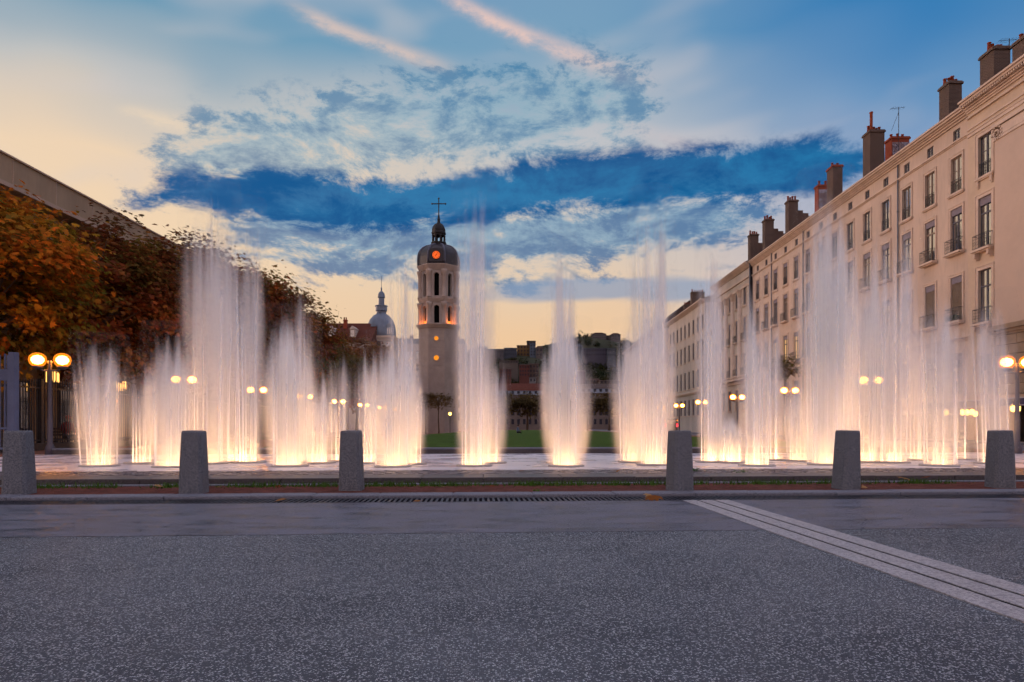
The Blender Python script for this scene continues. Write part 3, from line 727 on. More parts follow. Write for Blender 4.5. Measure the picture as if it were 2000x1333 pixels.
# ------------------------------------------------------------------ bell tower
M_tow = mat('tower_stone', lin(168, 155, 149), .9, .2, .14, .5, .3, 8)
M_towt = mat('tower_trim_stone', lin(180, 164, 155), .9, .2, .12, .8)
M_slate = mat('dome_slate', lin(50, 47, 54), .5, .45, .2, 1.5, .2, 14)
M_rib = mat('dome_rib_lead', lin(84, 86, 104), .5, .5, .15, 2)
M_tin = mat('dark_lantern_metal', lin(32, 29, 32), .6, .4, .2, 3)
TY = 110.0; TS = TY/F
def tz(y): return EYE+(CY-y)*TS
tw = thing('bell_tower', 'tall octagonal stone bell tower with dark dome, orange clock and cross', 'tower', (at(857, 835, TY).x, TY, 0))
O8 = math.pi/8
def oct_r(px): return px*TS/math.cos(O8)        # apothem in photo pixels -> circumradius
prof = []; z = .1; rr = oct_r(37)
k = 0
while z < tz(648):
    prof += [(rr, z), (rr, z+.5), (rr-.05, z+.5), (rr-.05, z+.56)]; z += .56
prof += [(rr, z), (rr, tz(645))]
MB().lathe(prof, 8, rot=O8).obj('shaft', M_tow, tw)
def cornice8(y0, y1, a, steps=4, grow=4.0, name='cornice'):
    pr = []; z0, z1 = tz(y0), tz(y1)
    for i in range(steps+1):
        r_ = oct_r(a+grow*i/steps); zz = z0+(z1-z0)*i/steps
        pr += [(r_, zz)] if i == 0 else [(r_, pr[-1][1]), (r_, zz)]
    MB().lathe(pr, 8, rot=O8).obj(name, M_towt, tw)
cornice8(645, 638, 37.5, 4, 4.5)
def stage(yb, yt, wb, wt, ap, hw):
    """octagonal storey: each face pierced by a round-headed opening from wb up to wt"""
    r_ = oct_r(ap); apm = ap*TS; fw = apm*math.tan(O8)
    zb, zt, a0, a1 = tz(yb), tz(yt), tz(wb), tz(wt); h = hw*TS; zs = a1-h
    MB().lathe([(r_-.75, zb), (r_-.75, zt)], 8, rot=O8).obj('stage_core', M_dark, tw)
    pts = [(h*math.cos(q), zs+h*math.sin(q)) for q in [math.pi*i/10 for i in range(11)]]
    for f in range(8):
        ang = f*math.pi/4; ca, sa = math.cos(ang), math.sin(ang)
        def P(s, zz, d=0.0): return (ca*(apm-d)-sa*s, sa*(apm-d)+ca*s, zz)
        b = MB()
        b.quad(P(-fw, zb), P(-h, zb), P(-h, zt), P(-fw, zt)).quad(P(h, zb), P(fw, zb), P(fw, zt), P(h, zt)).quad(P(-h, zb), P(h, zb), P(h, a0), P(-h, a0))
        for i in range(10):
            (s0, z0), (s1, z1) = pts[i], pts[i+1]
            b.quad(P(s1, z1), P(s0, z0), P(s0, zt), P(s1, zt)); b.quad(P(s0, z0), P(s1, z1), P(s1, z1, .5), P(s0, z0, .5))
        b.quad(P(-h, a0), P(-h, zs), P(-h, zs, .5), P(-h, a0, .5)).quad(P(h, a0), P(h, zs), P(h, zs, .5), P(h, a0, .5)).quad(P(-h, a0), P(h, a0), P(h, a0, .5), P(-h, a0, .5))
        w_ = b.obj('stage_wall', M_tow, tw, fix=False)
        arch = MB()
        for i in range(10):
            (s0, z0), (s1, z1) = pts[i], pts[i+1]; k0, k1 = 1.28, 1.28
            arch.quad(P(s0, z0, -.08), P(s1, z1, -.08), P(s1*k1, zs+(z1-zs)*k1, -.08), P(s0*k0, zs+(z0-zs)*k0, -.08)); arch.quad(P(s0*k0, zs+(z0-zs)*k0, -.08), P(s1*k1, zs+(z1-zs)*k1, -.08), P(s1*k1, zs+(z1-zs)*k1, 0), P(s0*k0, zs+(z0-zs)*k0, 0))
        arch.obj('arch_moulding', M_towt, w_, fix=False)
    for f in range(8):
        a_ = O8+f*math.pi/4; x, y = (r_-.02)*math.cos(a_), (r_-.02)*math.sin(a_)
        b = MB().lathe([(.42, zb), (.42, zb+.3), (.34, zb+.4), (.32, zt-.9), (.36, zt-.85), (.5, zt-.3), (.52, zt-.02)], 10, (x, y, 0)).obj('corner_pilaster', M_towt, tw, True)
stage(638, 596, 636, 602, 34.5, 5.0)
cornice8(596, 588, 35, 4, 3.5)
stage(588, 534, 584, 540, 34.5, 4.6)
cornice8(534, 524, 35, 5, 5.5)
# dome with eight ribs
dp = [(38, 523), (38.2, 515), (38, 507), (36.8, 500), (34, 494), (29, 488), (23, 484), (15, 481.5), (12.5, 480)]
MB().lathe([(oct_r(a), tz(y)) for a, y in dp], 8, rot=O8).obj('dome', M_slate, tw)
b = None
for f in range(8):
    a_ = O8+f*math.pi/4
    MB().tube([(oct_r(a+.1)*math.cos(a_), oct_r(a+.1)*math.sin(a_), tz(y)) for a, y in dp], .17, 6).obj('dome_rib', M_rib, tw, True)
# dormer panel with the clock, facing the square
fy = -oct_r(38)*math.cos(O8)-.12
pn = MB().box(-1.15, 1.15, fy-.1, fy+1.8, tz(521), tz(499)).prism([(-1.15, tz(499)), (1.15, tz(499)), (.6, tz(496.2)), (0, tz(495)), (-.6, tz(496.2))], 'y', fy-.1, fy+1.8).obj('clock_dormer', M_slate, tw)
cz = tz(508.5)
M_clock = emis('clock_face_orange', (1.0, .13, .012), 1.0)
ck = MB().tube([(0, fy-.1, cz), (0, fy-.16, cz)], .6, 28).obj('clock_face', M_clock, tw)
b = MB()
for k in range(12):
    a_ = k*math.pi/6; d = Vector((math.sin(a_), 0, math.cos(a_))); q = Vector((math.cos(a_), 0, -math.sin(a_)))*.035; c0 = Vector((0, fy-.175, cz))
    b.quad(c0+d*.4-q, c0+d*.4+q, c0+d*.53+q, c0+d*.53-q)
b.obj('hour_marks', M_dark, ck, fix=False)
b = MB()
for ang, ln, wd in ((R(38), .46, .035), (R(205), .3, .05)):
    d = Vector((math.sin(ang), 0, math.cos(ang))); q = Vector((math.cos(ang), 0, -math.sin(ang)))*wd; c0 = Vector((0, fy-.19, cz))
    b.quad(c0-d*.1-q, c0-d*.1+q, c0+d*ln+q*.4, c0+d*ln-q*.4)
b.obj('clock_hands', M_dark, ck, fix=False)
b = MB()
for k in range(32):
    a_, a2 = k*math.pi/16, (k+1)*math.pi/16
    pq = lambda r_, a: (r_*math.sin(a), fy-.17, cz+r_*math.cos(a))
    b.quad(pq(.6, a_), pq(.6, a2), pq(.72, a2), pq(.72, a_))
b.obj('clock_rim', M_tin, ck, fix=False)
# lantern, cupola, cross
MB().lathe([(oct_r(13.5), tz(482)), (oct_r(13.5), tz(477)), (oct_r(14.5), tz(476.5)), (oct_r(14.5), tz(475))], 8, rot=O8).obj('lantern_base', M_tin, tw)
for f in range(8):
    a_ = O8+f*math.pi/4; r_ = oct_r(11)
    MB().lathe([(.2, tz(475)), (.15, tz(474)), (.13, tz(463)), (.2, tz(461))], 8, (r_*math.cos(a_), r_*math.sin(a_), 0)).obj('lantern_column', M_tin, tw, True)
    b = MB(); a2 = a_+math.pi/4
    p0, p1 = Vector((r_*math.cos(a_), r_*math.sin(a_), 0)), Vector((r_*math.cos(a2), r_*math.sin(a2), 0))
    for i in range(8):
        t0, t1 = i/8, (i+1)/8; za = lambda t_: tz(465)+ (tz(461.5)-tz(465))*math.sin(math.pi*t_)
        q0_, q1_ = p0.lerp(p1, t0), p0.lerp(p1, t1)
        b.quad((q0_.x, q0_.y, za(t0)), (q1_.x, q1_.y, za(t1)), (q1_.x, q1_.y, tz(458)), (q0_.x, q0_.y, tz(458)))
    b.obj('lantern_arch', M_tin, tw, fix=False)
MB().lathe([(oct_r(13.5), tz(458)), (oct_r(13.5), tz(455)), (oct_r(12.5), tz(454)), (oct_r(12.6), tz(449)), (oct_r(11), tz(444)), (oct_r(7.5), tz(439)), (oct_r(3), tz(436)), (oct_r(2.4), tz(431)), (oct_r(3.2), tz(430)), (oct_r(2.2), tz(427)), (oct_r(1.2), tz(420)), (.07, tz(418))], 8, rot=O8).obj('cupola', M_tin, tw)
cr = MB().tube([(0, 0, tz(420)), (0, 0, tz(388))], .09, 6).tube([(-13*TS, 0, tz(398.5)), (13*TS, 0, tz(398.5))], .09, 6)
for x, y in ((-13, 398.5), (13, 398.5), (0, 388)): cr.lathe([(0.01, -.16), (.15, -.05), (.15, .05), (.01, .16)], 8, (x*TS, 0, tz(y)), cap=False)
cr.obj('cross', M_iron, tw)
# round lit windows of the shaft and the orange floodlights of the lower storey
M_oculus = emis('oculus_light', (1.0, .30, .012), 1.0)
ay = -37*TS-.05
for y, r_ in ((666, 4.0), (703, 4.8)):
    fr = MB().tube([(0, ay-.05, tz(y)), (0, ay+.3, tz(y))], r_*TS*1.35, 20).obj('oculus_surround', M_towt, tw)
    MB().tube([(0, ay-.07, tz(y)), (0, ay-.052, tz(y))], r_*TS, 20).obj('oculus_glass', M_oculus, fr)
M_flood = emis('floodlight_orange', (1.0, .16, .02), 3.0)
for s in (-1, 1):
    a_ = -math.pi/2+s*math.pi/4; r_ = 34.5*TS-.3
    c = (r_*math.cos(a_), r_*math.sin(a_), tz(635))
    MB().lathe([(.28, 0), (.3, .18), (.22, .25)], 10, c).obj('floodlight', M_flood, tw)
    l_ = bpy.data.lights.new('flood', 'POINT'); l_.energy = 90; l_.color = (1, .25, .04); l_.shadow_soft_size = .2
    lo = bpy.data.objects.new('flood_lamp', l_); C.objects.link(lo); lo.parent = tw
    r2 = 34.5*TS+.55; lo.location = (r2*math.cos(a_), r2*math.sin(a_), tz(634))
# ------------------------------------------------------------------ domed building and red-roofed neighbours behind the trees
DY = 150.0; DS = DY/F
def dz(y): return EYE+(CY-y)*DS
M_lead = mat('dome_zinc', lin(112, 124, 142), .45, .5, .12, 1.0, metal=.2)
M_rtile = mat('red_roof_tile', lin(96, 52, 40), .9, .2, .25, 1.5, .4, 10)
db = thing('domed_building', 'pale building with zinc dome and tall lantern left of the tower', 'building', (at(745, 835, DY).x, DY, 0))
def dr(px): return px*DS
MB().box(-dr(30), dr(30), -3.4, 8, 0, dz(664)).obj('wall', M_wall2, db)
MB().box(-dr(31.5), dr(31.5), -3.7, 8.2, dz(664), dz(660)).box(-dr(31), dr(31), -3.5, 8.1, dz(668.5), dz(667)).obj('cornice', M_stone, db)
MB().lathe([(dr(28.5), dz(660)), (dr(28.5), dz(652)), (dr(28), dz(645)), (dr(26), dz(634)), (dr(22), dz(625)), (dr(16), dz(618)), (dr(10), dz(614)), (dr(9), dz(612))], 28).obj('dome', M_lead, db, True)
MB().lathe([(dr(9.5), dz(613)), (dr(9.5), dz(609)), (dr(11.5), dz(608)), (dr(11.5), dz(600)), (dr(12.5), dz(599)), (dr(12), dz(597.5)), (dr(6), dz(597)), (dr(5.6), dz(583)), (dr(7.2), dz(582)), (dr(7), dz(580)), (dr(6.4), dz(575)), (dr(4), dz(571)), (dr(1.4), dz(569)), (dr(1.6), dz(564)), (dr(.5), dz(561)), (.05, dz(540))], 16).obj('dome_lantern', M_lead, db, False)
for s, dx in ((0, -9), (1, 19)):
    c = dr(dx); f_ = -math.sqrt(max(.1, dr(28.5)**2-c*c))-.1
    dm = MB().box(c-dr(5), c+dr(5), f_-.2, f_+2, dz(657), dz(642)).prism([(c-dr(6), dz(642)), (c+dr(6), dz(642)), (c+dr(3.5), dz(637.5)), (c, dz(636)), (c-dr(3.5), dz(637.5))], 'y', f_-.3, f_+2).obj('dormer', M_lead, db)
    for q in (-1, 1): MB().box(c+q*dr(2)-dr(1.1), c+q*dr(2)+dr(1.1), f_-.23, f_-.19, dz(656), dz(644)).obj('pane', M_glass, dm)
for k in range(3):
    for j in range(4):
        x = -dr(20)+k*dr(20); zz = dz(690+j*34)
        w_ = MB().box(x-.6, x+.6, -3.43, -3.38, zz, zz+2.2).obj('window', M_frame, db); MB().box(x-.5, x+.5, -3.45, -3.431, zz+.1, zz+2.1).obj('pane', M_glass, w_)
rb = thing('red_roofed_building', 'dark red tiled roof with square chimneys left of the zinc dome', 'building')
a_, b_ = at(560, 835, 142).x, at(722, 835, 142).x
MB().box(a_, b_, 142, 154, 0, 1.05+(CY-668)*142/F).obj('wall', M_wall2, rb)
MB().prism([(141, 1.05+(CY-668)*142/F), (148, 1.05+(CY-632)*148/F), (155, 1.05+(CY-668)*142/F)], 'x', a_-.5, b_+.5).obj('roof', M_rtile, rb)
for x in (632, 675):
    c = at(x, 640, 146); chimney(rb, c.x, 146, 1.0, .9, c.z-4, at(x, 627, 146).z, M_terra, 2)
for x in (608, 648, 690):
    c = at(x, 640, 143)
    dm = MB().box(c.x-.6, c.x+.6, 142.5, 146, c.z-2.2, c.z-.4).prism([(c.x-.75, c.z-.4), (c.x+.75, c.z-.4), (c.x, c.z+.3)], 'y', 142.3, 146).obj('dormer', M_wall2, rb)
    MB().box(c.x-.35, c.x+.35, 142.44, 142.49, c.z-2.0, c.z-.6).obj('pane', M_glass, dm)
gb = thing('grey_city_block', 'dim grey city block between the zinc dome and the bell tower', 'building')
a_, b_ = at(768, 835, 190).x, at(905, 835, 190).x; zt = at(0, 672, 190).z
MB().box(a_, b_, 190, 204, 0, zt).obj('wall', M_wall2, gb)
MB().box(a_, b_, 191, 204, zt, zt+1.6).obj('mansard', M_zinc, gb)
for k in range(7): chimney(gb, a_+1.5+k*2.7, 196, 1.0+.3*(k % 2), .8, zt, zt+2.3+(k % 3)*.5, M_plast, 2)
wm = MB().box(-.55, .55, -.08, -.02, 0, 2.2).mesh('window', M_frame); pm_ = MB().box(-.47, .47, -.1, -.082, .08, 2.1).mesh('pane', M_glass)
for k in range(7):
    for j in range(6):
        o = put('window', wm, gb, (a_+1.4+k*2.75, 190, 3+j*3.4)); put('pane', pm_, o)
# ------------------------------------------------------------------ hill with houses
M_hill = mat('hill_ground', lin(62, 64, 50), .95, .1, .4, .02, .5, .2)
RID = [(300, 690), (600, 690), (880, 690), (905, 684), (950, 682), (985, 676), (1012, 672), (1035, 670), (1058, 668), (1085, 668), (1110, 664), (1135, 657), (1160, 660), (1190, 659), (1215, 658), (1240, 662), (1400, 668), (1700, 690), (2100, 720)]
HY0, HY1 = 420.0, 780.0
def ridge(x):
    for (a, b), (c, d) in zip(RID, RID[1:]):
        if a <= x <= c: return b+(d-b)*(x-a)/(c-a)
    return 720
def hill_z(X, Y):
    x = CX+F*X/HY1; zt = EYE+(CY-ridge(x)-3)*HY1/F
    t_ = max(0.0, min(1.0, (Y-HY0)/(HY1-HY0)))
    return -1+zt*(t_**1.15)*(1+.05*math.sin(X*.05+Y*.03))
mb = MB(); nx, ny = 90, 26
for j in range(ny):
    for i in range(nx):
        X = -460+i*1160/(nx-1); Y = HY0+(HY1+160-HY0)*j/(ny-1); mb.v.append((X, Y, hill_z(X, Y)))
for j in range(ny-1):
    for i in range(nx-1): mb.f.append((j*nx+i, j*nx+i+1, (j+1)*nx+i+1, (j+1)*nx+i))
struct(mb.obj('hill', M_hill, smooth=True, fix=False))
HW = {}
def house(x0, x1, ytop, ybot, Yd, wallc, roofc, rows, cols, label, roof='hip', roofh=5):
    """photo box of the facade at depth Yd"""
    nm = mat('house_render_hazed_%d_%d_%d' % wallc, tuple(c*.27+q*.35 for c, q in zip(lin(*wallc)[:3], (.06, .065, .085))), .9, .2, .08, .1); rm = mat('house_roof_%d_%d_%d' % roofc, tuple(c*.4 for c in lin(*roofc)[:3]), .9, .2, .15, .3)  # wall colour dimmed and blended with grey-blue to stand in for distance haze
    a, b = at(x0, ytop, Yd), at(x1, ybot, Yd); t_ = thing('hillside_house', label, 'house', ((a.x+b.x)/2, Yd, 0), 'houses on the far hillside')
    hw = (b.x-a.x)/2; dp_ = min(18, hw*1.4+5); sc = Yd/F
    MB().box(-hw, hw, 0, dp_, b.z-25, a.z).obj('wall', nm, t_)
    rh = roofh*sc
    if roof == 'hip':
        e = .5; q = min(hw*.55, dp_*.5)
        b_ = MB(); b_.v += [(-hw-e, -e, a.z), (hw+e, -e, a.z), (hw+e, dp_+e, a.z), (-hw-e, dp_+e, a.z), (-hw+q, dp_/2, a.z+rh), (hw-q, dp_/2, a.z+rh)]
        b_.f += [(0, 1, 5, 4), (1, 2, 5), (2, 3, 4, 5), (3, 0, 4), (0, 3, 2, 1)]; b_.obj('roof', rm, t_)
    elif roof == 'flat': MB().box(-hw-.3, hw+.3, -.3, dp_+.3, a.z, a.z+.6).obj('roof', rm, t_)
    else: MB().prism([(-.6, a.z), (dp_/2, a.z+rh), (dp_+.6, a.z)], 'x', -hw-.4, hw+.4).obj('roof', rm, t_)
    hh = (a.z-b.z)/rows; ww = 2*hw/cols
    key = (round(ww, 1), round(hh, 1))
    if key not in HW: HW[key] = MB().box(-ww*.2, ww*.2, -.35, -.1, 0, hh*.5).mesh('window', M_farwin)
    for r_ in range(rows):
        for c_ in range(cols): put('window', HW[key], t_, (-hw+ww*(c_+.5), 0, b.z+hh*(r_+.28)))
    return t_
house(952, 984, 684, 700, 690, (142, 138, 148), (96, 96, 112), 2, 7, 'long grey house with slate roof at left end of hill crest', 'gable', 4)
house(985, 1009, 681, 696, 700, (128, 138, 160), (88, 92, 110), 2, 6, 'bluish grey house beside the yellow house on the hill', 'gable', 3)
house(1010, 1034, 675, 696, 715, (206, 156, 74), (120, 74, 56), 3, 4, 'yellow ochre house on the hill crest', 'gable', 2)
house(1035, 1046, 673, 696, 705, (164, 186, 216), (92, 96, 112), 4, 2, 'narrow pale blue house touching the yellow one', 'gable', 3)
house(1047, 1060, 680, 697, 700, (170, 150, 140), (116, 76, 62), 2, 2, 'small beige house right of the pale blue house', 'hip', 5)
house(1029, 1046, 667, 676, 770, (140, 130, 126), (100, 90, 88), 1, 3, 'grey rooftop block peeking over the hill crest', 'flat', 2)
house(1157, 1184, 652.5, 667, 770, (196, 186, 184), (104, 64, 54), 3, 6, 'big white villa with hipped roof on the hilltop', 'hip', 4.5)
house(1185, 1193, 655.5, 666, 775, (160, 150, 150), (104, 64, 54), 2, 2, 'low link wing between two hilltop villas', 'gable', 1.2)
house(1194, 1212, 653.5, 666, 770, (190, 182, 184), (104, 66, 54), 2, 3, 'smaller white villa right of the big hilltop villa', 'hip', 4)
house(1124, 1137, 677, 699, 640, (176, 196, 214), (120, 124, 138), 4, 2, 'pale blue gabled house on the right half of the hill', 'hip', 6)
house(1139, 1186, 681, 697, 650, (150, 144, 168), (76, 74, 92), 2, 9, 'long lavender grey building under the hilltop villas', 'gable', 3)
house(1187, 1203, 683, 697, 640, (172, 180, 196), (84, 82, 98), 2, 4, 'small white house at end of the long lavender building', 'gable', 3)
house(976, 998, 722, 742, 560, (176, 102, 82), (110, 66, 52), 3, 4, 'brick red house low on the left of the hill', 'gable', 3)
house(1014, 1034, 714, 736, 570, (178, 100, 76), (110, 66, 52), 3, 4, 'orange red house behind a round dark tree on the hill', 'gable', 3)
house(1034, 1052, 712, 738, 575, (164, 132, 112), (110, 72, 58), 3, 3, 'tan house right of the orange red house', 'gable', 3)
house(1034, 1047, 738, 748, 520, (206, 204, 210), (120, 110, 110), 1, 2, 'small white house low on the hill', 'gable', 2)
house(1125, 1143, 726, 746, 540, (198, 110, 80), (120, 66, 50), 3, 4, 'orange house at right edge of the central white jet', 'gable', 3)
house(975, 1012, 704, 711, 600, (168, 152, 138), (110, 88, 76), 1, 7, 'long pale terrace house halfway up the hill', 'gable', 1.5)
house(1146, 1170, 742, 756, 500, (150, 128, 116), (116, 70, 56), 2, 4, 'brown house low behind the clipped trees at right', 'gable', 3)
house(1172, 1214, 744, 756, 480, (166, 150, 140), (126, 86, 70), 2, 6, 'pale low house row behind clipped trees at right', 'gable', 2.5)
# riverside row behind the clipped trees
for nm_, x0, x1, ye, yr, lab in (('quay_building', 962, 1062, 772, 751, 'cream quay building with slate mansard and red roof behind clipped trees'), ('quay_building', 1100, 1240, 768, 752, 'cream quay building with grey roof right of the central jet')):
    Yd = 260.0; a, b = at(x0, ye, Yd), at(x1, 835, Yd); t_ = thing(nm_, lab, 'building', (0, Yd, 0))
    MB().box(a.x, b.x, 0, 14, 0, a.z).obj('wall', mat('quay_render', lin(112, 102, 98), .9, .2, .15, .3), t_)
    zm = at(0, ye-9, Yd).z
    MB().prism([(-.4, a.z), (1.0, zm), (14, zm), (14.4, a.z)], 'x', a.x-.3, b.x+.3).obj('mansard', M_zinc, t_)
    MB().prism([(.8, zm), (7, at(0, yr-4, Yd).z), (14, zm)], 'x', a.x-.3, b.x+.3).obj('roof', M_rtile if x0 < 1000 else M_roof, t_)
    n = int((b.x-a.x)/2.2)
    wmm = MB().box(-.5, .5, -.08, .05, 0, 2.0).mesh('window', M_farwin); dmm = MB().box(-.45, .45, -.1, 1.2, 0, 1.1).mesh('dormer_window', M_farwin)
    for k in range(n):
        for j in range(3): put('window', wmm, t_, (a.x+1.1+k*2.2, 0, 2.2+j*3.4))
        put('dormer_window', dmm, t_, (a.x+1.1+k*2.2, .1, a.z+.4))
# ------------------------------------------------------------------ trees
M_bark = mat('tree_bark', lin(92, 74, 62), .95, .15, .35, 3, .8, 14, stretch=(1, 1, .3))
def leafmat(name):
    m, p, L, t = newmat(name); nt = m.node_tree
    a = nt.nodes.new('ShaderNodeAttribute'); a.attribute_name = 'tint'
    df = nt.nodes.new('ShaderNodeBsdfDiffuse'); tl = nt.nodes.new('ShaderNodeBsdfTranslucent'); mx = nt.nodes.new('ShaderNodeMixShader'); mx.inputs[0].default_value = .35
    L(a.outputs['Color'], df.inputs[0]); L(a.outputs['Color'], tl.inputs[0]); L(df.outputs[0], mx.inputs[1]); L(tl.outputs[0], mx.inputs[2])
    L(mx.outputs[0], nt.nodes['Material Output'].inputs[0]); nt.nodes.remove(p); return m
M_leaf = leafmat('autumn_leaf')
def leaf_mesh(name, centres, normals_up, size, cols, leaflets=5, rng=None, m=None):
    """palmate leaves: each a fan of pointed leaflets; centres (n,3), cols (n,3)"""
    rng = rng or np.random.default_rng(1); n = len(centres)
    up = normals_up/np.linalg.norm(normals_up, axis=1)[:, None]
    ref = rng.normal(size=(n, 3)); e1 = np.cross(up, ref); e1 /= np.linalg.norm(e1, axis=1)[:, None]; e2 = np.cross(up, e1)
    sz = size*rng.uniform(.65, 1.3, n)
    V = np.zeros((n, leaflets, 4, 3))
    for k in range(leaflets):
        a = (k-(leaflets-1)/2)*(2.2/max(1, leaflets-1)) if leaflets > 1 else 0
        ln = sz*(1-.13*abs(k-(leaflets-1)/2)); d = e1*np.cos(a)+e2*np.sin(a); s = -e1*np.sin(a)+e2*np.cos(a)
        dr_ = up*(-.22)
        V[:, k, 0] = centres; V[:, k, 2] = centres+(d+dr_*.9)*ln[:, None]
        mid_ = centres+(d*.58+dr_*.25)*ln[:, None]; wd = (ln*(.17 if leaflets > 1 else .3))[:, None]
        V[:, k, 1] = mid_+s*wd; V[:, k, 3] = mid_-s*wd
    V = V.reshape(-1, 3); nf = n*leaflets
    me = bpy.data.meshes.new(name); me.vertices.add(len(V)); me.vertices.foreach_set('co', V.ravel())
    me.loops.add(nf*4); me.loops.foreach_set('vertex_index', np.arange(nf*4, dtype=np.int32))
    me.polygons.add(nf); me.polygons.foreach_set('loop_start', np.arange(0, nf*4, 4, dtype=np.int32)); me.polygons.foreach_set('loop_total', np.full(nf, 4, np.int32))
    me.update(); at_ = me.attributes.new('tint', 'FLOAT_COLOR', 'POINT')
    cc = np.ones((n, leaflets*4, 4)); cc[:, :, :3] = cols[:, None, :]; at_.data.foreach_set('color', cc.ravel().astype(np.float32))
    me.materials.append(m or M_leaf); me.validate(); return me
def L3(*c): return np.array(lin(*c)[:3])
PAL_OR = [L3(150, 84, 30), L3(126, 98, 30), L3(88, 90, 34), L3(80, 84, 34), L3(84, 64, 30), L3(108, 70, 28), L3(144, 100, 30)]
PAL_OR = [c*np.array([1.22, 1.05, 1.0]) for c in PAL_OR]
PAL_BR = [L3(104, 56, 36), L3(88, 50, 34), L3(122, 64, 36), L3(74, 52, 34), L3(132, 70, 34), L3(96, 70, 36), L3(88, 78, 36), L3(124, 88, 36)]
PAL_GR = [L3(84, 80, 34), L3(70, 72, 34), L3(98, 84, 36), L3(96, 66, 34), L3(72, 62, 32)]
PAL_DK = [L3(58, 66, 44), L3(50, 60, 44), L3(70, 68, 42), L3(62, 56, 40)]
def crown_pts(seed, cx, cz, rx, rz, ncl, nlf, spread):
    rng = np.random.default_rng(seed); P = []; U = []; I = []
    for k in range(ncl):
        d = rng.normal(size=3); d /= np.linalg.norm(d); r_ = rng.uniform(.3, 1)**.45
        if d[2] < -.3 and rng.random() < .5: d[2] *= -.6
        c = np.array([d[0]*rx*r_, d[1]*rx*r_, cz+d[2]*rz*r_])
        # lumpy outline
        c[:2] *= 1+.16*math.sin(3*math.atan2(d[1], d[0])+seed)
        sp = spread*rng.uniform(.6, 1.25); q = c+rng.normal(size=(nlf, 3))*np.array([sp, sp, sp*.55])
        P.append(q); o = (q-np.array([0, 0, cz-rz*.3])); o /= np.linalg.norm(o, axis=1)[:, None]
        U.append(o*.7+np.array([0, 0, .8])+rng.normal(size=(nlf, 3))*.45); I += [k]*nlf
    return np.concatenate(P), np.concatenate(U), np.array(I), rng
def tree_meshes(seed, H, cz, rx, rz, pal, ncl=70, nlf=85, spread=.62, leaf=.3, leaflets=5, trunk_r=.26, lowc=None):
    P, U, I, rng = crown_pts(seed, 0, cz, rx, rz, ncl, nlf, spread)
    pc = rng.integers(0, len(pal), ncl); base = np.array(pal)[pc][I]; alt = np.array(pal)[rng.integers(0, len(pal), len(P))]
    cols = (base*.6+alt*.4)*rng.uniform(1.15, 2.3, (len(P), 1))
    lm = leaf_mesh('crown', P, U, leaf, cols, leaflets, rng)
    rg = random.Random(seed); b = MB(); fork = cz-rz*.72
    b.tube([(0, 0, -.2), (.03, .02, .6), (-.05, .05, fork*.6), (0, 0, fork+.3)], [trunk_r*1.5, trunk_r, trunk_r*.85, trunk_r*.75], 9)
    for k in range(9):
        a = k*2.4+rg.uniform(-.3, .3); r_ = rx*rg.uniform(.45, .85); zt = cz+rz*rg.uniform(-.25, .8); z0 = fork+rg.uniform(-.3, .6)
        p1 = (r_*.35*math.cos(a), r_*.35*math.sin(a), z0+(zt-z0)*.5); p2 = (r_*math.cos(a+.2), r_*math.sin(a+.2), zt)
        b.tube([(0, 0, z0), p1, p2], [trunk_r*.5, trunk_r*.3, trunk_r*.07], 6)
        for q in range(2):
            a2 = a+rg.uniform(-.9, .9); b.tube([p1, (p1[0]+1.3*math.cos(a2), p1[1]+1.3*math.sin(a2), p1[2]+rg.uniform(.2, 1.4))], [trunk_r*.2, .02], 5)
    return b.mesh('trunk', M_bark, True), lm
def tree(name, label, meshes, loc, rz=0.0, sc=1.0, group=None):
    t_ = thing(name, label, 'tree', loc, group, rz); t_.scale = (sc, sc, sc)
    put('trunk', meshes[0], t_); put('crown', meshes[1], t_); return t_
TA = tree_meshes(11, 11, 7.0, 4.7, 3.9, PAL_OR, 120, 140, .6, .215)
TB = tree_meshes(12, 12, 7.6, 4.8, 4.4, PAL_BR, 120, 135, .6, .215)
TC = tree_meshes(13, 12, 7.8, 4.6, 4.5, PAL_BR, 115, 130, .6, .22)
TD = tree_meshes(14, 12, 7.6, 4.4, 4.6, PAL_GR, 105, 120, .6, .22)
GL = 'chestnut trees along the left side'
tree('chestnut_tree', 'near chestnut with orange and olive leaves above the left globe lamp', TA, (-20.2, 25.0, .1), .3, .91, GL)
tree('chestnut_tree', 'rust brown chestnut rising behind the leftmost low jets', TB, (-20.6, 32.4, .1), 1.2, .92, GL)
tree('chestnut_tree', 'dark red brown chestnut topping the middle of left tree row', TC, (-20.3, 39.5, .1), 2.0, .99, GL)
tree('chestnut_tree', 'brown chestnut whose thin top shows left of the tall left jets', TB, (-20.4, 46.5, .1), 3.4, 1.1, GL)
tree('chestnut_tree', 'brown chestnut directly behind the tall left jets', TC, (-20.2, 53.5, .1), 4.4, 1.03, GL)
tree('chestnut_tree', 'greenish chestnut crown just right of the tall left jets', TD, (-20.4, 63.0, .1), .9, .93, GL)
tree('chestnut_tree', 'dusky chestnut left of the red roof, seen over the double jet', TD, (-20.8, 73.0, .1), 2.2, .88, GL)
tree('chestnut_tree', 'dim brown chestnut below the red roof chimneys', TB, (-21.2, 83.0, .1), 5.0, 1.02, GL)
tree('chestnut_tree', 'last brown chestnut of the row below the zinc dome', TC, (-21.3, 94.0, .1), .4, 1.06, GL)
tree('chestnut_tree', 'brown chestnut filling the gap deep inside the left row', TC, (-25.0, 104.0, .1), 3.1, 1.05, GL)
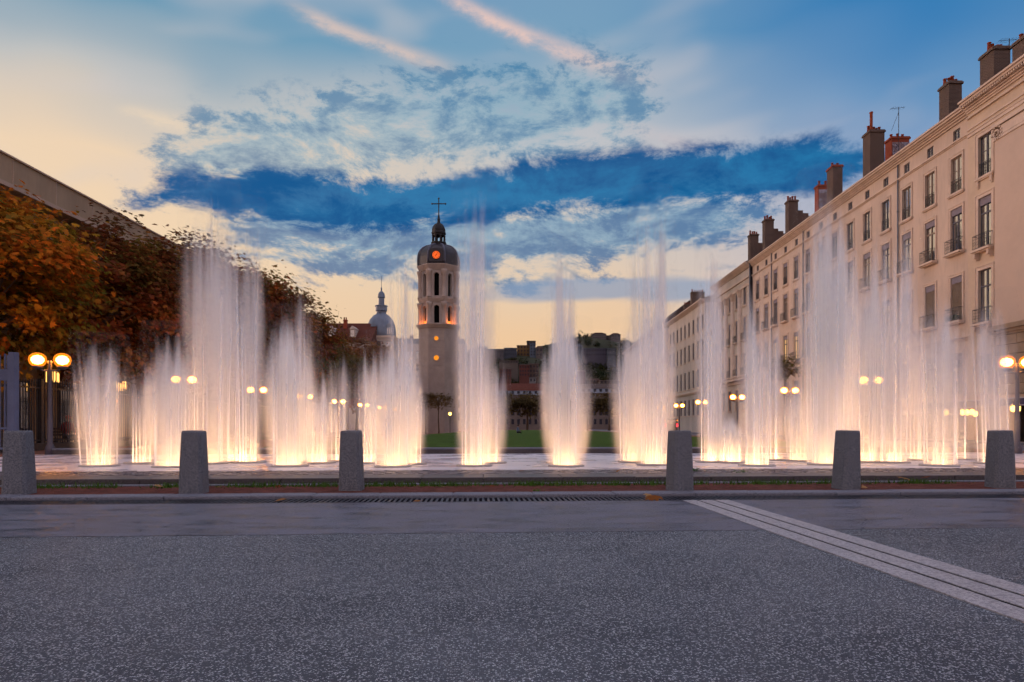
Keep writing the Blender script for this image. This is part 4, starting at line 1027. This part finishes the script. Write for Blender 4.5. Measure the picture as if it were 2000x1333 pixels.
# clipped limes far across the square
TE = tree_meshes(15, 10, 7.0, 4.6, 3.2, [L3(74, 62, 40), L3(88, 74, 38), L3(60, 54, 40)], 50, 45, .9, .6, 1, .3)
for x, lab in ((987, 'left clipped lime tree between tower and central jet'), (1030, 'clipped lime tree just left of the central jet'), (1072, 'clipped lime tree hidden behind the central jet'), (1148, 'clipped lime tree right of the central jet'), (1190, 'clipped lime tree left of the broad right jets')):
    tree('lime_tree', lab, TE, (at(x, 835, 190).x, 190+(x % 7)*1.3, .1), x*.7, 1.0, 'clipped lime trees across the square')
TG = tree_meshes(16, 5, 4.6, 1.7, 1.1, [L3(92, 72, 46), L3(76, 66, 44)], 26, 30, .38, .3, 1, .09)
tree('young_tree', 'young thin tree in front of the bell tower door', TG, (at(857, 835, 95).x, 95, .1), .5, 1.0)
tree('young_tree', 'second young tree left of the bell tower centre', TG, (at(832, 835, 98).x, 98, .1), 2.5, 1.05)
TV = tree_meshes(17, 4, 5.1, 1.1, 1.0, PAL_GR, 18, 34, .35, .26, 3, .08)
tree('street_tree', 'small leafy street tree before the terrace above a globe lamp', TV, (at(1533, 835, 52).x, 52, .2), 1.5, 1.0)
# wooded hillside: one mass
rng = np.random.default_rng(5); P = []; U = []; CO = []
for k in range(1500):
    Y = rng.uniform(470, 775); X = rng.uniform(-70, 150)*Y/700
    px = CX+F*X/Y; z = hill_z(X, Y); py = CY-(z+4-EYE)*F/Y
    if not (900 < px < 1300): continue
    boxes = [(952, 1062, 672, 699), (1124, 1204, 676, 698), (1156, 1213, 648, 667), (974, 1000, 718, 740), (1012, 1052, 712, 747), (1124, 1144, 724, 745)]
    if any(a-2 < px < b+2 and c-3 < py < d for a, b, c, d in boxes): continue
    n = 34; r_ = rng.uniform(2.2, 4.6); c = np.array([X, Y, z+r_*.7]); d = rng.normal(size=(n, 3)); d /= np.linalg.norm(d, axis=1)[:, None]
    P.append(c+d*r_*rng.uniform(.5, 1, (n, 1))); U.append(d+np.array([0, 0, .6])+rng.normal(size=(n, 3))*.3)
    CO.append(np.array(PAL_DK)[rng.integers(0, 4)][None]*rng.uniform(.6, 1.15, (n, 1)))
hw_ = put('hillside_wood', leaf_mesh('hillside_wood', np.concatenate(P), np.concatenate(U), 1.9, np.concatenate(CO), 1, rng)); struct(hw_, 'stuff'); tag(hw_, 'dark green woodland covering the far hill between the houses', 'woodland')
# ------------------------------------------------------------------ globe lamp posts
M_bulb = emis('lamp_bulb_glow', (1.0, .33, .03), 110.0)
M_globe = bpy.data.materials.new('lamp_globe_glass'); M_globe.use_nodes = True; nt = M_globe.node_tree; nt.nodes.clear()
o_ = nt.nodes.new('ShaderNodeOutputMaterial'); mx = nt.nodes.new('ShaderNodeMixShader'); tr = nt.nodes.new('ShaderNodeBsdfTransparent'); em = nt.nodes.new('ShaderNodeEmission')
em.inputs[0].default_value = (1.0, .22, .012, 1); em.inputs[1].default_value = 2.2; mx.inputs[0].default_value = .42
nt.links.new(tr.outputs[0], mx.inputs[1]); nt.links.new(em.outputs[0], mx.inputs[2]); nt.links.new(mx.outputs[0], o_.inputs[0])
M_post = mat('lamp_post_paint', lin(92, 84, 92), .5, .5, .12, 4, metal=.3)
post_me = MB().lathe([(.15, 0), (.15, .25), (.11, .32), (.085, .4), (.085, 1.2), (.07, 1.25), (.06, 3.05), (.075, 3.08), (.05, 3.14)], 12).mesh('post', M_post, True)
arm_me = MB().tube([(-.36, 0, 2.88), (-.2, 0, 2.8), (.2, 0, 2.8), (.36, 0, 2.88)], .03, 6).lathe([(.05, 2.84), (.17, 2.9), (.17, 2.94)], 12, (-.36, 0, 0)).lathe([(.05, 2.84), (.17, 2.9), (.17, 2.94)], 12, (.36, 0, 0)).mesh('arm', M_post, True)
bulb_me = MB().lathe([(.02, -.15), (.13, -.11), (.185, -.02), (.175, .05), (.11, .12), (.02, .145)], 16).mesh('bulb', M_bulb, True)
globe_me = MB().lathe([(.16, -.2), (.225, -.13), (.26, 0), (.235, .12), (.16, .195), (.07, .23), (.01, .235)], 18).mesh('globe', M_globe, True)
def lamp(x, Y, label, group, sep_=.34, rz=0.0):
    t_ = thing('globe_lamp_post', label, 'lamp post', (x, Y, .13), group, rz)
    put('post', post_me, t_); put('arm', arm_me, t_)
    for s in (-1, 1): put('bulb', bulb_me, put('globe', globe_me, t_, (s*.36, 0, 3.15)))
    return t_
gl, grp = 'globe lamps along the left side', 'globe lamps along the right side'
for k, Y in enumerate((22.6, 31.9, 40.7, 49.7, 58.9, 68.2, 77.5, 87.0)):
    lab = ('big twin globe lamp post in front of the left trees and fence', 'twin globe lamp glowing through the third left jet', 'twin globe lamp at foot of the tall left jets', 'twin globe lamp behind the pale double jet', 'twin globe lamp between two low jets left of third bollard', 'twin globe lamp just above the third bollard', 'small twin globe lamp right of the third bollard', 'smallest and farthest twin globe lamp of the left row')[k]
    lamp(-15.75 if k else -15.6, Y, lab, gl, rz=.25 if k == 0 else .1*k)
for k, Y in enumerate((23.4, 32.2, 41.3, 50.5, 60.5, 70.0, 78.0)):
    lab = ('big twin globe lamp post cut by the right picture edge', 'twin globe lamp glowing between the tall right jets', 'twin globe lamp behind the low round jet on the right', 'twin globe lamp left of the jet behind the short orange jets', 'twin globe lamp at left edge of the tall slim right jet', 'twin globe lamp above the fourth bollard', 'farthest twin globe lamp at right edge of the broad jets')[k]
    lamp((17.0, 16.5, 16.25, 16.0, 16.0, 16.2, 15.9)[k], Y, lab, grp, rz=.05*k)
pl_ = thing('small_path_lamp', 'thin path lamp with small yellow light before the tower', 'lamp post', (at(879, 835, 95).x, 95, .1))
MB().lathe([(.06, 0), (.04, 2.6)], 8).obj('post', M_post, pl_); MB().lathe([(.05, 2.6), (.2, 2.75), (.2, 2.95), (.05, 3.05)], 10).obj('lamp_head', M_lant, pl_, True)
# ------------------------------------------------------------------ granite bollards
def bollard_mesh(seed):
    rg = random.Random(seed); b = MB(); lev = [(.0, .178), (.5, .164), (.93, .148), (.955, .142), (.962, .13)]
    ch = .26
    for z, r_ in lev:
        e = r_*(1-ch)
        for x, y in ((-e, -r_), (e, -r_), (r_, -e), (r_, e), (e, r_), (-e, r_), (-r_, e), (-r_, -e)):
            b.v.append((x+rg.uniform(-.003, .003), y+rg.uniform(-.003, .003), z))
    for i in range(len(lev)-1):
        for k in range(8): b.f.append((i*8+k, i*8+(k+1) % 8, (i+1)*8+(k+1) % 8, (i+1)*8+k))
    b.f.append(tuple(range((len(lev)-1)*8, len(lev)*8))); b.f.append(tuple(reversed(range(8))))
    return b
for i, (x, yb, rz, lab) in enumerate(((38, 965, .10, 'leftmost granite bollard, wide and pale speckled'), (379, 963, .02, 'granite bollard second from left, before the tall left jets'), (687, 957.5, -.06, 'granite bollard third from left, left of the bell tower'), (1327, 958, .24, 'granite bollard beside the tall jets, first right of the wide gap'), (1652, 955, .2, 'bluish granite bollard leaning slightly, second right of the gap'), (1953, 952, -.12, 'rightmost granite bollard below the right globe lamp'))):
    Y = 1.008*F/(yb-CY); t_ = bollard_mesh(i).obj('granite_bollard', M_boll, loc=((x-CX)/F*Y, Y, .038), rotz=KA+rz); bevel(t_, .012, 2)
    t_.rotation_euler = (R(.6*(i % 3)), R((-.8, .3, -.2, .1, 1.6, -.6)[i]), KA+rz)
    tag(t_, lab, 'bollard', 'granite bollards on the kerb')
# ------------------------------------------------------------------ fountain jets
def veil_material():
    m = bpy.data.materials.new('spray_veil'); m.use_nodes = True; nt = m.node_tree; nt.nodes.clear(); E.nt = nt; L = nt.links.new
    out = nt.nodes.new('ShaderNodeOutputMaterial'); vs = nt.nodes.new('ShaderNodeVolumeScatter'); L(vs.outputs[0], out.inputs[1])
    vs.inputs['Color'].default_value = (.985, .968, .998, 1); vs.inputs['Anisotropy'].default_value = .35
    tr = nt.nodes.new('ShaderNodeBsdfTransparent'); tl = nt.nodes.new('ShaderNodeBsdfTranslucent'); mx = nt.nodes.new('ShaderNodeMixShader')
    mx.inputs[0].default_value = .012; L(tr.outputs[0], mx.inputs[1]); L(tl.outputs[0], mx.inputs[2]); L(mx.outputs[0], out.inputs[0])
    tc = nt.nodes.new('ShaderNodeTexCoord'); oi = nt.nodes.new('ShaderNodeObjectInfo')
    x, y, z = sep(tc.outputs['Object']); off = E(oi.outputs['Random'])*57.0
    dens = sep(oi.outputs['Color'])           # object colour: density, streak scale, falloff
    rho = .74+z*1.05-z*z*.92
    r2 = (x*x+y*y)/(rho*rho); r = m2('SQRT', r2)
    sc = dens[1]*6.0
    n1 = noise(vec(x*sc+off, y*sc+off, z*.35), 1.0, 2.0, .6)
    s1 = sstep(n1, .32, .68)
    top = (s1*.42+.55)*(1.03-r2*.22)
    edge = sstep(top-z, 0.0, .26)
    rad = sstep(r, .1, 1.0, 1, 0)
    st = sstep(n1, .36, .66, .45, 1.55)
    d = edge*rad*st*sstep(z, 0.0, .6, .95, 1.25)*dens[0]*10.0
    L(d.v, vs.inputs['Density'])
    return m
M_veil = veil_material()
M_jet = bpy.data.materials.new('water_stream'); M_jet.use_nodes = True; nt = M_jet.node_tree; nt.nodes.clear(); E.nt = nt; L = nt.links.new
out = nt.nodes.new('ShaderNodeOutputMaterial'); mx = nt.nodes.new('ShaderNodeMixShader'); tr = nt.nodes.new('ShaderNodeBsdfTransparent'); ad = nt.nodes.new('ShaderNodeAddShader')
df = nt.nodes.new('ShaderNodeBsdfDiffuse'); tl = nt.nodes.new('ShaderNodeBsdfTranslucent')
for d in (df, tl): d.inputs[0].default_value = (.8, .79, .8, 1)
geo = nt.nodes.new('ShaderNodeNewGeometry'); vm = nt.nodes.new('ShaderNodeVectorMath'); vm.operation = 'MULTIPLY_ADD'; L(geo.outputs['Normal'], vm.inputs[0]); vm.inputs[1].default_value = (.6, .6, .6); vm.inputs[2].default_value = (0, 0, .6)
nm = nt.nodes.new('ShaderNodeVectorMath'); nm.operation = 'NORMALIZE'; L(vm.outputs[0], nm.inputs[0])
L(nm.outputs[0], df.inputs['Normal']); L(nm.outputs[0], tl.inputs['Normal'])
L(df.outputs[0], ad.inputs[0]); L(tl.outputs[0], ad.inputs[1])
at_ = nt.nodes.new('ShaderNodeAttribute'); at_.attribute_name = 'wet'
L(at_.outputs['Fac'], mx.inputs[0]); L(tr.outputs[0], mx.inputs[1]); L(ad.outputs[0], mx.inputs[2]); L(mx.outputs[0], out.inputs[0])
M_lens = emis('jet_lamp_lens', (1.0, .62, .28), 2.5)
M_ring = mat('nozzle_ring_steel', lin(190, 182, 178), .5, .5, .15, 6, metal=.2)
veil_me = MB().lathe([(.74, 0), (.915, .2), (1.01, .42), (1.04, .57), (.99, .8), (.87, 1.0)], 16).mesh('spray_veil', M_veil)
lens_me = MB().lathe([(.3, 0), (.3, .012), (.26, .02)], 20).mesh('lamp_lens', M_lens)
ring_me = MB().lathe([(.30, 0), (.42, 0), (.42, .03), (.38, .045), (.33, .045), (.301, .03), (.30, 0)], 24, cap=False).mesh('nozzle_ring', M_ring, True)
JR = random.Random(77)
def jet(x, yb, yt, hw, n, dens, label, lean=.012, fan=0.0, seed=0, power=1.0, streak=.45, spread=1.0, hmin=.72):
    hw *= 1.1; Y = .9*F/(yb-CY); X = (x-CX)/F*Y; H = (yb-yt)/F*Y*1.1; rad = hw/F*Y
    j = thing('fountain_jet', label, 'fountain jet', (X, Y, .151), 'lit water jets of the fountain')
    rg = random.Random(seed+int(x)); V = []; F_ = []; D = []; RR = rad*.62
    for s in range(n):
        a = s/n*2*math.pi+rg.uniform(-.3, .3); r_ = RR*(rg.uniform(.75, 1.05) if s % 3 else rg.uniform(.1, .6)); x0, y0 = r_*math.cos(a), r_*math.sin(a)
        hh = H*rg.uniform(hmin, .97); ln = lean*rg.uniform(-.3, 1.6); lx = math.cos(a)*ln+fan*rg.uniform(.5, 1); ly = math.sin(a)*ln
        m_ = 12; b = len(V); a0 = rg.random()*6; k4 = 5; w0 = rg.uniform(.010, .021); op = rg.uniform(.45, 1.0)
        for i in range(m_):
            t_ = i/(m_-1); z = hh*t_; rr = w0+.035*t_**4; cx_, cy_ = x0+lx*z+lx*.5*z*t_, y0+ly*z
            for k in range(k4):
                q = a0+k*2*math.pi/k4; V.append((cx_+rr*math.cos(q), cy_+rr*math.sin(q), z)); D.append(op*(.8*(1-t_)**1.4+.015))
        for i in range(m_-1):
            for k in range(k4):
                k2 = (k+1) % k4; F_.append((b+i*k4+k, b+i*k4+k2, b+i*k4+k4+k2, b+i*k4+k4+k))
    me = bpy.data.meshes.new('water_streams'); me.from_pydata(V, [], F_); q = me.attributes.new('wet', 'FLOAT', 'POINT'); q.data.foreach_set('value', D)
    me.materials.append(M_jet); me.polygons.foreach_set('use_smooth', [True]*len(F_)); put('water_streams', me, j)
    vv = put('spray_veil', veil_me, j, (0, 0, .005)); vv.scale = (rad*1.2*spread, rad*1.2*spread, H*1.02); vv.color = (dens/4.0, streak*rad/.55*1.0/1.0, 0, 1)
    if fan: vv.rotation_euler = (0, math.atan(fan*.8), 0)
    put('lamp_lens', lens_me, j, (0, 0, .004)); put('nozzle_ring', ring_me, j)
    l_ = bpy.data.lights.new('jet_lamp', 'AREA'); l_.shape = 'DISK'; l_.size = max(.9, 2.5*rad); l_.energy = 21*power*max(.9, 2.5*rad)**1.5; l_.color = (1, .51, .20); l_.spread = R(38)
    lo = bpy.data.objects.new('jet_lamp', l_); C.objects.link(lo); lo.parent = j; lo.location = (0, 0, .035); lo.rotation_euler = (math.pi, 0, 0)
    return j
#    x   base top  hw  n  dens
jet(195, 911, 682, 44, 11, 1.0, 'leftmost low jet whose outer streams arch outwards', lean=.05, hmin=.8)
jet(278, 905.5, 712, 24, 7, .9, 'slim low jet, second from left, behind the front row', lean=.035)
jet(336, 912.5, 664, 46, 12, 1.5, 'low dense jet left of the second bollard')
jet(412, 906, 405, 46, 9, 1.0, 'very tall left jet rising behind the second bollard', hmin=.6)
jet(487, 904, 446, 28, 7, 1.15, 'tall narrow jet with dark plume right of the second bollard', hmin=.75)
jet(566, 911, 636, 46, 13, 1.9, 'dense bright jet midway between second and third bollards', hmin=.8)
jet(590, 902, 586, 30, 6, .5, 'faint taller jet behind the dense bright jet')
jet(622, 905, 728, 32, 10, 1.4, 'low yellowish jet touching the right of the dense bright jet', power=1.1)
jet(661, 901, 702, 27, 6, .55, 'thin low jet of separate streams left of the third bollard', lean=.02)
jet(722, 905, 690, 28, 7, .9, 'low jet right behind the third bollard')
jet(768, 912, 678, 50, 14, 1.5, 'broad low jet right of the third bollard')
jet(790, 902, 498, 30, 8, .7, 'tall sparse jet left of the bell tower', hmin=.8)
jet(800, 907, 738, 30, 11, 1.3, 'short warm jet in front of the sparse tall jet')
jet(926, 910.5, 404, 38, 13, 1.15, 'very tall jet right of the bell tower', hmin=.8)
jet(957, 905, 700, 32, 8, 1.3, 'low shoulder jet at right foot of the tall tower-side jet')
jet(1098, 905, 503, 24, 8, 1.9, 'tall dark-topped plume of the central jet', hmin=.82)
jet(1106, 911, 655, 44, 16, 2.2, 'broad bright lower jet at the picture centre')
jet(1238, 903, 655, 40, 12, 1.5, 'wide left part of the broad jet before the fourth bollard')
jet(1278, 908.5, 598, 38, 14, 1.6, 'dense front jet just left of the fourth bollard')
jet(1272, 903, 430, 38, 11, 1.0, 'very tall three-peaked jet left of the fourth bollard', hmin=.86)
jet(1390, 903, 512, 28, 11, 1.7, 'tall slim jet just right of the fourth bollard', hmin=.85)
jet(1428, 904, 818, 30, 12, 1.9, 'shortest orange jet with three little peaks', power=1.3, hmin=.8)
jet(1478, 910, 578, 34, 11, 1.4, 'medium front jet midway between fourth and fifth bollards')
jet(1512, 899, 640, 22, 7, .9, 'slim pale jet behind the medium front jet')
jet(1562, 901, 742, 38, 12, 1.0, 'low rounded jet left of the fifth bollard', lean=.03, hmin=.8)
jet(1612, 908, 398, 46, 13, 1.7, 'tallest dense jet behind the fifth bollard', hmin=.72)
jet(1662, 899, 500, 34, 8, 1.1, 'tall hazy jet right of the fifth bollard')
jet(1742, 904, 448, 42, 12, 1.2, 'tall many-stream jet between fifth and sixth bollards', hmin=.75)
jet(1788, 899, 600, 26, 7, .8, 'slim jet behind the pair of right front jets')
jet(1834, 910, 588, 42, 12, 1.0, 'medium front jet left of the sixth bollard', hmin=.75)
jet(1880, 898, 646, 20, 4, .55, 'thin leaning jet of four streams before the cafe', fan=-.012)
jet(1940, 906, 606, 38, 8, .8, 'rightmost jet leaning left behind the sixth bollard', fan=-.03)
jet(452, 903, 470, 34, 8, .8, 'hazy tall jet between the two tall left jets', hmin=.6)
jet(1700, 903, 520, 36, 9, 1.0, 'hazy tall jet filling the curtain midway between fifth and sixth bollards')
jet(1644, 905, 470, 30, 8, .9, 'tall thin jet rising directly over the fifth bollard')
# ------------------------------------------------------------------ gate at the far left
M_gate = mat('gate_paint_blue_grey', lin(92, 98, 124), .55, .4, .12, 3)
gt = thing('iron_gate', 'blue grey iron gate leaf with thick post at the left picture edge', 'gate', at(0, 835, 17.0)-Vector((0, 0, EYE)))
MB().box(.27, .42, -.08, .08, .1, 2.92).obj('gate_post', M_gate, gt); MB().box(.2, .255, -.04, .04, .1, 2.85).obj('gate_stile', M_gate, gt)
for k, x in enumerate((-.5, -.34, -.18, .0, .13)): MB().tube([(x, 0, .5), (x, 0, 2.88-.03*(k % 2))], .022, 6).obj('bar', M_gate, gt)
MB().box(-.9, .2, -.03, .03, 2.22, 2.5).obj('name_plate', M_gate, gt)
for z in (.5, 1.0, 2.36): MB().box(-.9, .27, -.045, -.031, z, z+.05).obj('rail', M_gate, gt)
# ------------------------------------------------------------------ people
M_skin = mat('skin', lin(196, 146, 122), .6, .4, .06, 20)
def cloth(name, c): return mat('cloth_'+name, lin(*c), .9, .15, .18, 20, .3, 90)
def person(label, loc, rotz, joints, edges, mats, hairm, head, hr=.105):
    """joints: name -> (pos, radius); edges: (a, b, material index); one skinned body, hair as a child"""
    names = list(joints); me = bpy.data.meshes.new('person'); me.from_pydata([joints[n][0] for n in names], [(names.index(a), names.index(b)) for a, b, _ in edges], [])
    o = bpy.data.objects.new('tmp', me); C.objects.link(o)
    sk = o.modifiers.new('s', 'SKIN'); 
    for v_, n in zip(me.skin_vertices[0].data, names): r_ = joints[n][1]; v_.radius = (r_, r_) if not isinstance(r_, tuple) else r_
    me.skin_vertices[0].data[names.index('pelvis')].use_root = True
    sb = o.modifiers.new('b', 'SUBSURF'); sb.levels = 2; sb.render_levels = 2
    dg = bpy.context.evaluated_depsgraph_get(); nm_ = bpy.data.meshes.new_from_object(o.evaluated_get(dg)); bpy.data.objects.remove(o)
    nm_.materials.clear()
    for m_ in mats: nm_.materials.append(m_)
    for pgn in nm_.polygons:
        c = pgn.center; best = None
        for a, b, mi in edges:
            A, B = Vector(joints[a][0]), Vector(joints[b][0]); d = B-A; t_ = max(0, min(1, (c-A).dot(d)/max(1e-6, d.length_squared))); q = (c-(A+d*t_)).length-.3*(joints[a][1] if not isinstance(joints[a][1], tuple) else joints[a][1][0])
            if best is None or q < best[0]: best = (q, mi)
        pgn.material_index = best[1]; pgn.use_smooth = True
    p_ = put('person', nm_, None, loc, rotz); tag(p_, label, 'person')
    h = Vector(head)
    MB().lathe([(.02, -.05), (hr*1.02, -.02), (hr*1.12, .05), (hr*.9, .11), (hr*.4, .145), (.01, .15)], 14, (h.x, h.y+.012, h.z)).obj('hair', hairm, p_, True)
    b = MB()
    for s in (-1, 1): b.lathe([(.001, -.012), (.012, 0), (.001, .012)], 8, (h.x+s*.036, h.y-hr*.93, h.z+.0), cap=False)
    b.obj('eyes', M_dark, p_, True)
    return p_
def seated(top, trous, hairc, label, loc, rotz, bend=0.0):
    J = {'pelvis': ((0, 0, .55), .15), 'waist': ((0, -.02, .74), .14), 'chest': ((0, -.04-bend, .95), .17), 'neck': ((0, -.05-bend, 1.14), .06), 'chin': ((0, -.08-bend, 1.22), .085), 'crown': ((0, -.08-bend, 1.36), .09)}
    Ed = [('pelvis', 'waist', 0), ('waist', 'chest', 0), ('chest', 'neck', 0), ('neck', 'chin', 2), ('chin', 'crown', 2)]
    for s, q in ((-1, 'l'), (1, 'r')):
        J.update({q+'sh': ((s*.19, -.04-bend, 1.06), .075), q+'el': ((s*.25, -.1-bend, .8), .055), q+'wr': ((s*.16, -.32-bend, .66), .04), q+'hd': ((s*.13, -.41-bend, .62), .038),
                  q+'hip': ((s*.1, -.05, .53), .1), q+'kn': ((s*.13, -.46, .55), .075), q+'an': ((s*.13, -.5, .1), .05), q+'to': ((s*.14, -.66, .05), .04)})
        Ed += [('chest', q+'sh', 0), (q+'sh', q+'el', 0), (q+'el', q+'wr', 0), (q+'wr', q+'hd', 2), ('pelvis', q+'hip', 1), (q+'hip', q+'kn', 1), (q+'kn', q+'an', 1), (q+'an', q+'to', 3)]
    return person(label, loc, rotz, J, Ed, [top, trous, M_skin, M_dark], hairc, (0, -.08-bend, 1.31))
M_hairw = mat('hair_white', lin(206, 190, 186), .8, .3, .1, 40); M_hairr = mat('hair_reddish', lin(176, 92, 76), .8, .3, .15, 40); M_hairk = mat('hair_dark', lin(40, 32, 30), .7, .3, .2, 40)
bn_ = thing('park_bench', 'slatted bench under the trees left of the first jet', 'bench', (at(143, 835, 30).x, 30, .125), rotz=R(60))
for k in range(4): MB().box(-.9, .9, -.26+k*.13, -.15+k*.13, .42, .45).obj('seat_slat', M_bark, bn_)
for k in range(3): MB().box(-.9, .9, .27, .3, .55+k*.13, .65+k*.13).obj('back_slat', M_bark, bn_)
for s in (-1, 1): MB().box(s*.75-.04, s*.75+.04, -.24, .3, 0, .42).box(s*.75-.03, s*.75+.03, .3, .34, .3, .92).obj('leg', M_iron, bn_)
def on_bench(u, lift=-.1): c, s_ = math.cos(R(60)), math.sin(R(60)); return (bn_.location.x+u*c+.05*s_, 30+u*s_-.05*c, .125+lift)
seated(cloth('dark_red', (120, 40, 46)), cloth('grey_trousers', (88, 82, 92)), M_hairr, 'person in dark red top and grey trousers sitting on bench', on_bench(-.3, .0), R(60), .06)
seated(cloth('black_coat', (42, 42, 50)), cloth('black_trousers', (36, 36, 42)), M_hairw, 'white haired person in black coat sitting on bench', on_bench(.5, .0), R(60), .0)
sit = at(1010, 845, 80); seated(cloth('blue_jacket', (92, 112, 140)), cloth('dark_jeans', (44, 46, 58)), M_hairk, 'person in blue grey jacket sitting low on the far lawn', (sit.x, 80, -.07), R(100), .05)
# ------------------------------------------------------------------ van with red tail lights in the side street
M_van = mat('van_paint', lin(60, 56, 62), .35, .5, .06, 2); M_tail = emis('tail_light_red', (1, .02, .03), 6.0); M_amber = emis('indicator_amber', (1, .3, .02), 4.0); M_tyre = mat('tyre_rubber', (.015, .015, .016), .9)
vn = thing('parked_van', 'dark van with red tail lights above the fourth bollard', 'van', (at(1311, 835, 88).x, 88, .136))
MB().prism([(0, .35), (0, 1.75), (.15, 2.05), (3.2, 2.05), (3.9, 1.3), (4.6, 1.1), (4.65, .35)], 'x', -.85, .85).obj('body', M_van, vn)
MB().box(-.68, .68, -.02, -.004, 1.42, 1.9).obj('rear_window', M_glass, vn); MB().box(-.85, .85, -.1, -.003, .35, .52).obj('bumper', M_iron, vn)
for s in (-1, 1):
    MB().box(s*.76-.09, s*.76+.09, -.035, -.003, 1.0, 1.36).obj('tail_light', M_tail, vn); MB().box(s*.78-.06, s*.78+.06, -.03, -.003, 1.75, 1.86).obj('indicator_light', M_amber, vn)
    for y in (.8, 3.7): MB().tube([(s*.86, y, .32), (s*.66, y, .32)], .32, 16).obj('wheel', M_tyre, vn)
# white shop signs on the terrace (illegible in the photograph)
M_sign = emis('shop_sign_white', (1, .86, .78), 2.0)
for x, y, lab in ((1797, 799, 'small lit white shop sign on the terrace between two right jets'), (1834, 796, 'small pale lit sign beside the white shop sign')):
    c = at(x, y, 47.5); t_ = thing('shop_sign', lab, 'sign', (c.x, 47.5, c.z))
    MB().box(-.3, .3, .02, .1, -.36, .36).obj('sign_board', M_iron, t_)
    MB().box(-.26, .26, 0, .018, .2, .28).box(-.1, .1, 0, .018, -.06, .1).box(-.26, .26, 0, .018, -.28, -.2).obj('lit_marks', M_sign, t_)
# ------------------------------------------------------------------ grass tufts, weeds, fallen leaves at the kerb
rng = np.random.default_rng(9); mb = MB(); rg = random.Random(9)
patches = [(-7.2, .9), (-6.3, .5), (-5.2, .5), (-3.7, 1.3), (-2.6, .7), (-.6, 1.6), (.9, .8), (1.6, .9), (3.3, 1.2), (5.2, 1.5), (6.5, 1.0), (8.0, 1.0), (-8.6, .8), (-1.6, 1.0), (2.4, .6)]
for c, wd in patches:
    for k in range(int(260*wd)):
        u = c+rg.gauss(0, wd*.33); v_ = 11.85+rg.gauss(0, .12); p_ = K(u, v_, .042); h = rg.uniform(.04, .11); a = rg.uniform(0, 6.28); q = Vector((math.cos(a), math.sin(a), 0))*.008; ln = Vector((rg.gauss(0, .025), rg.gauss(0, .025), h))
        mb.quad(p_-q, p_+q, p_+ln)
gs = mb.obj('grass_tufts', mat('kerb_grass', lin(70, 104, 34), .8, .2, .4, 9), fix=False); struct(gs, 'stuff')
M_weed = mat('weed_leaf', lin(70, 112, 36), .7, .3, .35, 12)
def weed(x, y, Y, z0, n, s, label):
    t_ = thing('weed_plant', label, 'plant', ((x-CX)/F*Y, Y, z0)); rr = np.random.default_rng(int(x)); P = rr.normal(size=(n, 3))*np.array([s, s*.6, s*.4]); P[:, 2] = np.abs(P[:, 2])+.01
    put('leaves', leaf_mesh('leaves', P, rr.normal(size=(n, 3))*.5+np.array([0, 0, 1]), s*.6, np.tile(L3(74, 116, 38), (n, 1))*rr.uniform(.6, 1.3, (n, 1)), 3, rr), t_)
    MB().tube([(0, 0, -.02), (.01, 0, s*.8)], .004, 4).obj('stem', M_weed, t_)
weed(1352, 917, 14.0, .14, 60, .09, 'leafy weed growing on paved rim right of fourth bollard')
weed(1450, 921, 13.6, .14, 26, .06, 'small weed tuft on paved rim below the medium jet')
weed(1045, 945, 11.9, .042, 60, .07, 'green weed clump on gravel below the central jet')
weed(1052, 958, 10.75, .042, 24, .05, 'tiny weed at the kerb below the central clump')
M_fl = leafmat('fallen_leaf')
FL = [(545, 981, 0, .13), (180, 943, .05, .1), (548, 943, .06, .13), (540, 951, .05, .12), (815, 979, .005, .09), (1280, 970, .05, .14), (1270, 968, .05, .12), (860, 941, .06, .12), (790, 943, .06, .08), (1150, 935, .06, .1), (1770, 936, .13, .12), (1800, 935, .13, .12), (200, 945, .05, .1), (100, 950, .05, .08), (430, 952, .05, .09), (700, 948, .05, .08), (1210, 921, .16, .1), (1020, 921, .16, .08), (1690, 956, .05, .09), (960, 953, .05, .09), (1900, 946, .05, .1), (1310, 944, .06, .08), (310, 953, .05, .09), (600, 942, .06, .09)]
rr = np.random.default_rng(4)
for i, (x, y, z, s) in enumerate(FL):
    Y = (EYE-z)*F/(y-CY); P = np.zeros((1, 3)); c = [L3(176, 128, 82), L3(150, 96, 54), L3(190, 150, 104), L3(134, 76, 50)][i % 4]
    me = leaf_mesh('fallen_leaf', P, np.array([[rr.normal()*.35, -.3+rr.normal()*.35, 1.0]]), s*1.35, c[None], 5, rr, M_fl)
    o = put('fallen_leaf', me, None, ((x-CX)/F*Y, Y, z+.02)); bx_ = [38, 379, 687, 1327, 1652, 1953]; nb_ = min(range(6), key=lambda q: abs(bx_[q]-x))
    sf = 'road by drain grate' if z < .01 else ('the paved rim' if z > .14 else ('the stone step' if z > .1 else ('the gravel by the kerb' if y > 948 else 'the gravel under the step')))
    tag(o, 'dry %s leaf on %s %s %s of %s bollard from left' % (('tan', 'brown', 'pale', 'rusty')[i % 4], sf, 'far' if abs(x-bx_[nb_]) > 90 else 'just', 'left' if x < bx_[nb_] else 'right', ('first', 'second', 'third', 'fourth', 'fifth', 'sixth')[nb_]), 'leaf', 'fallen leaves near the kerb')
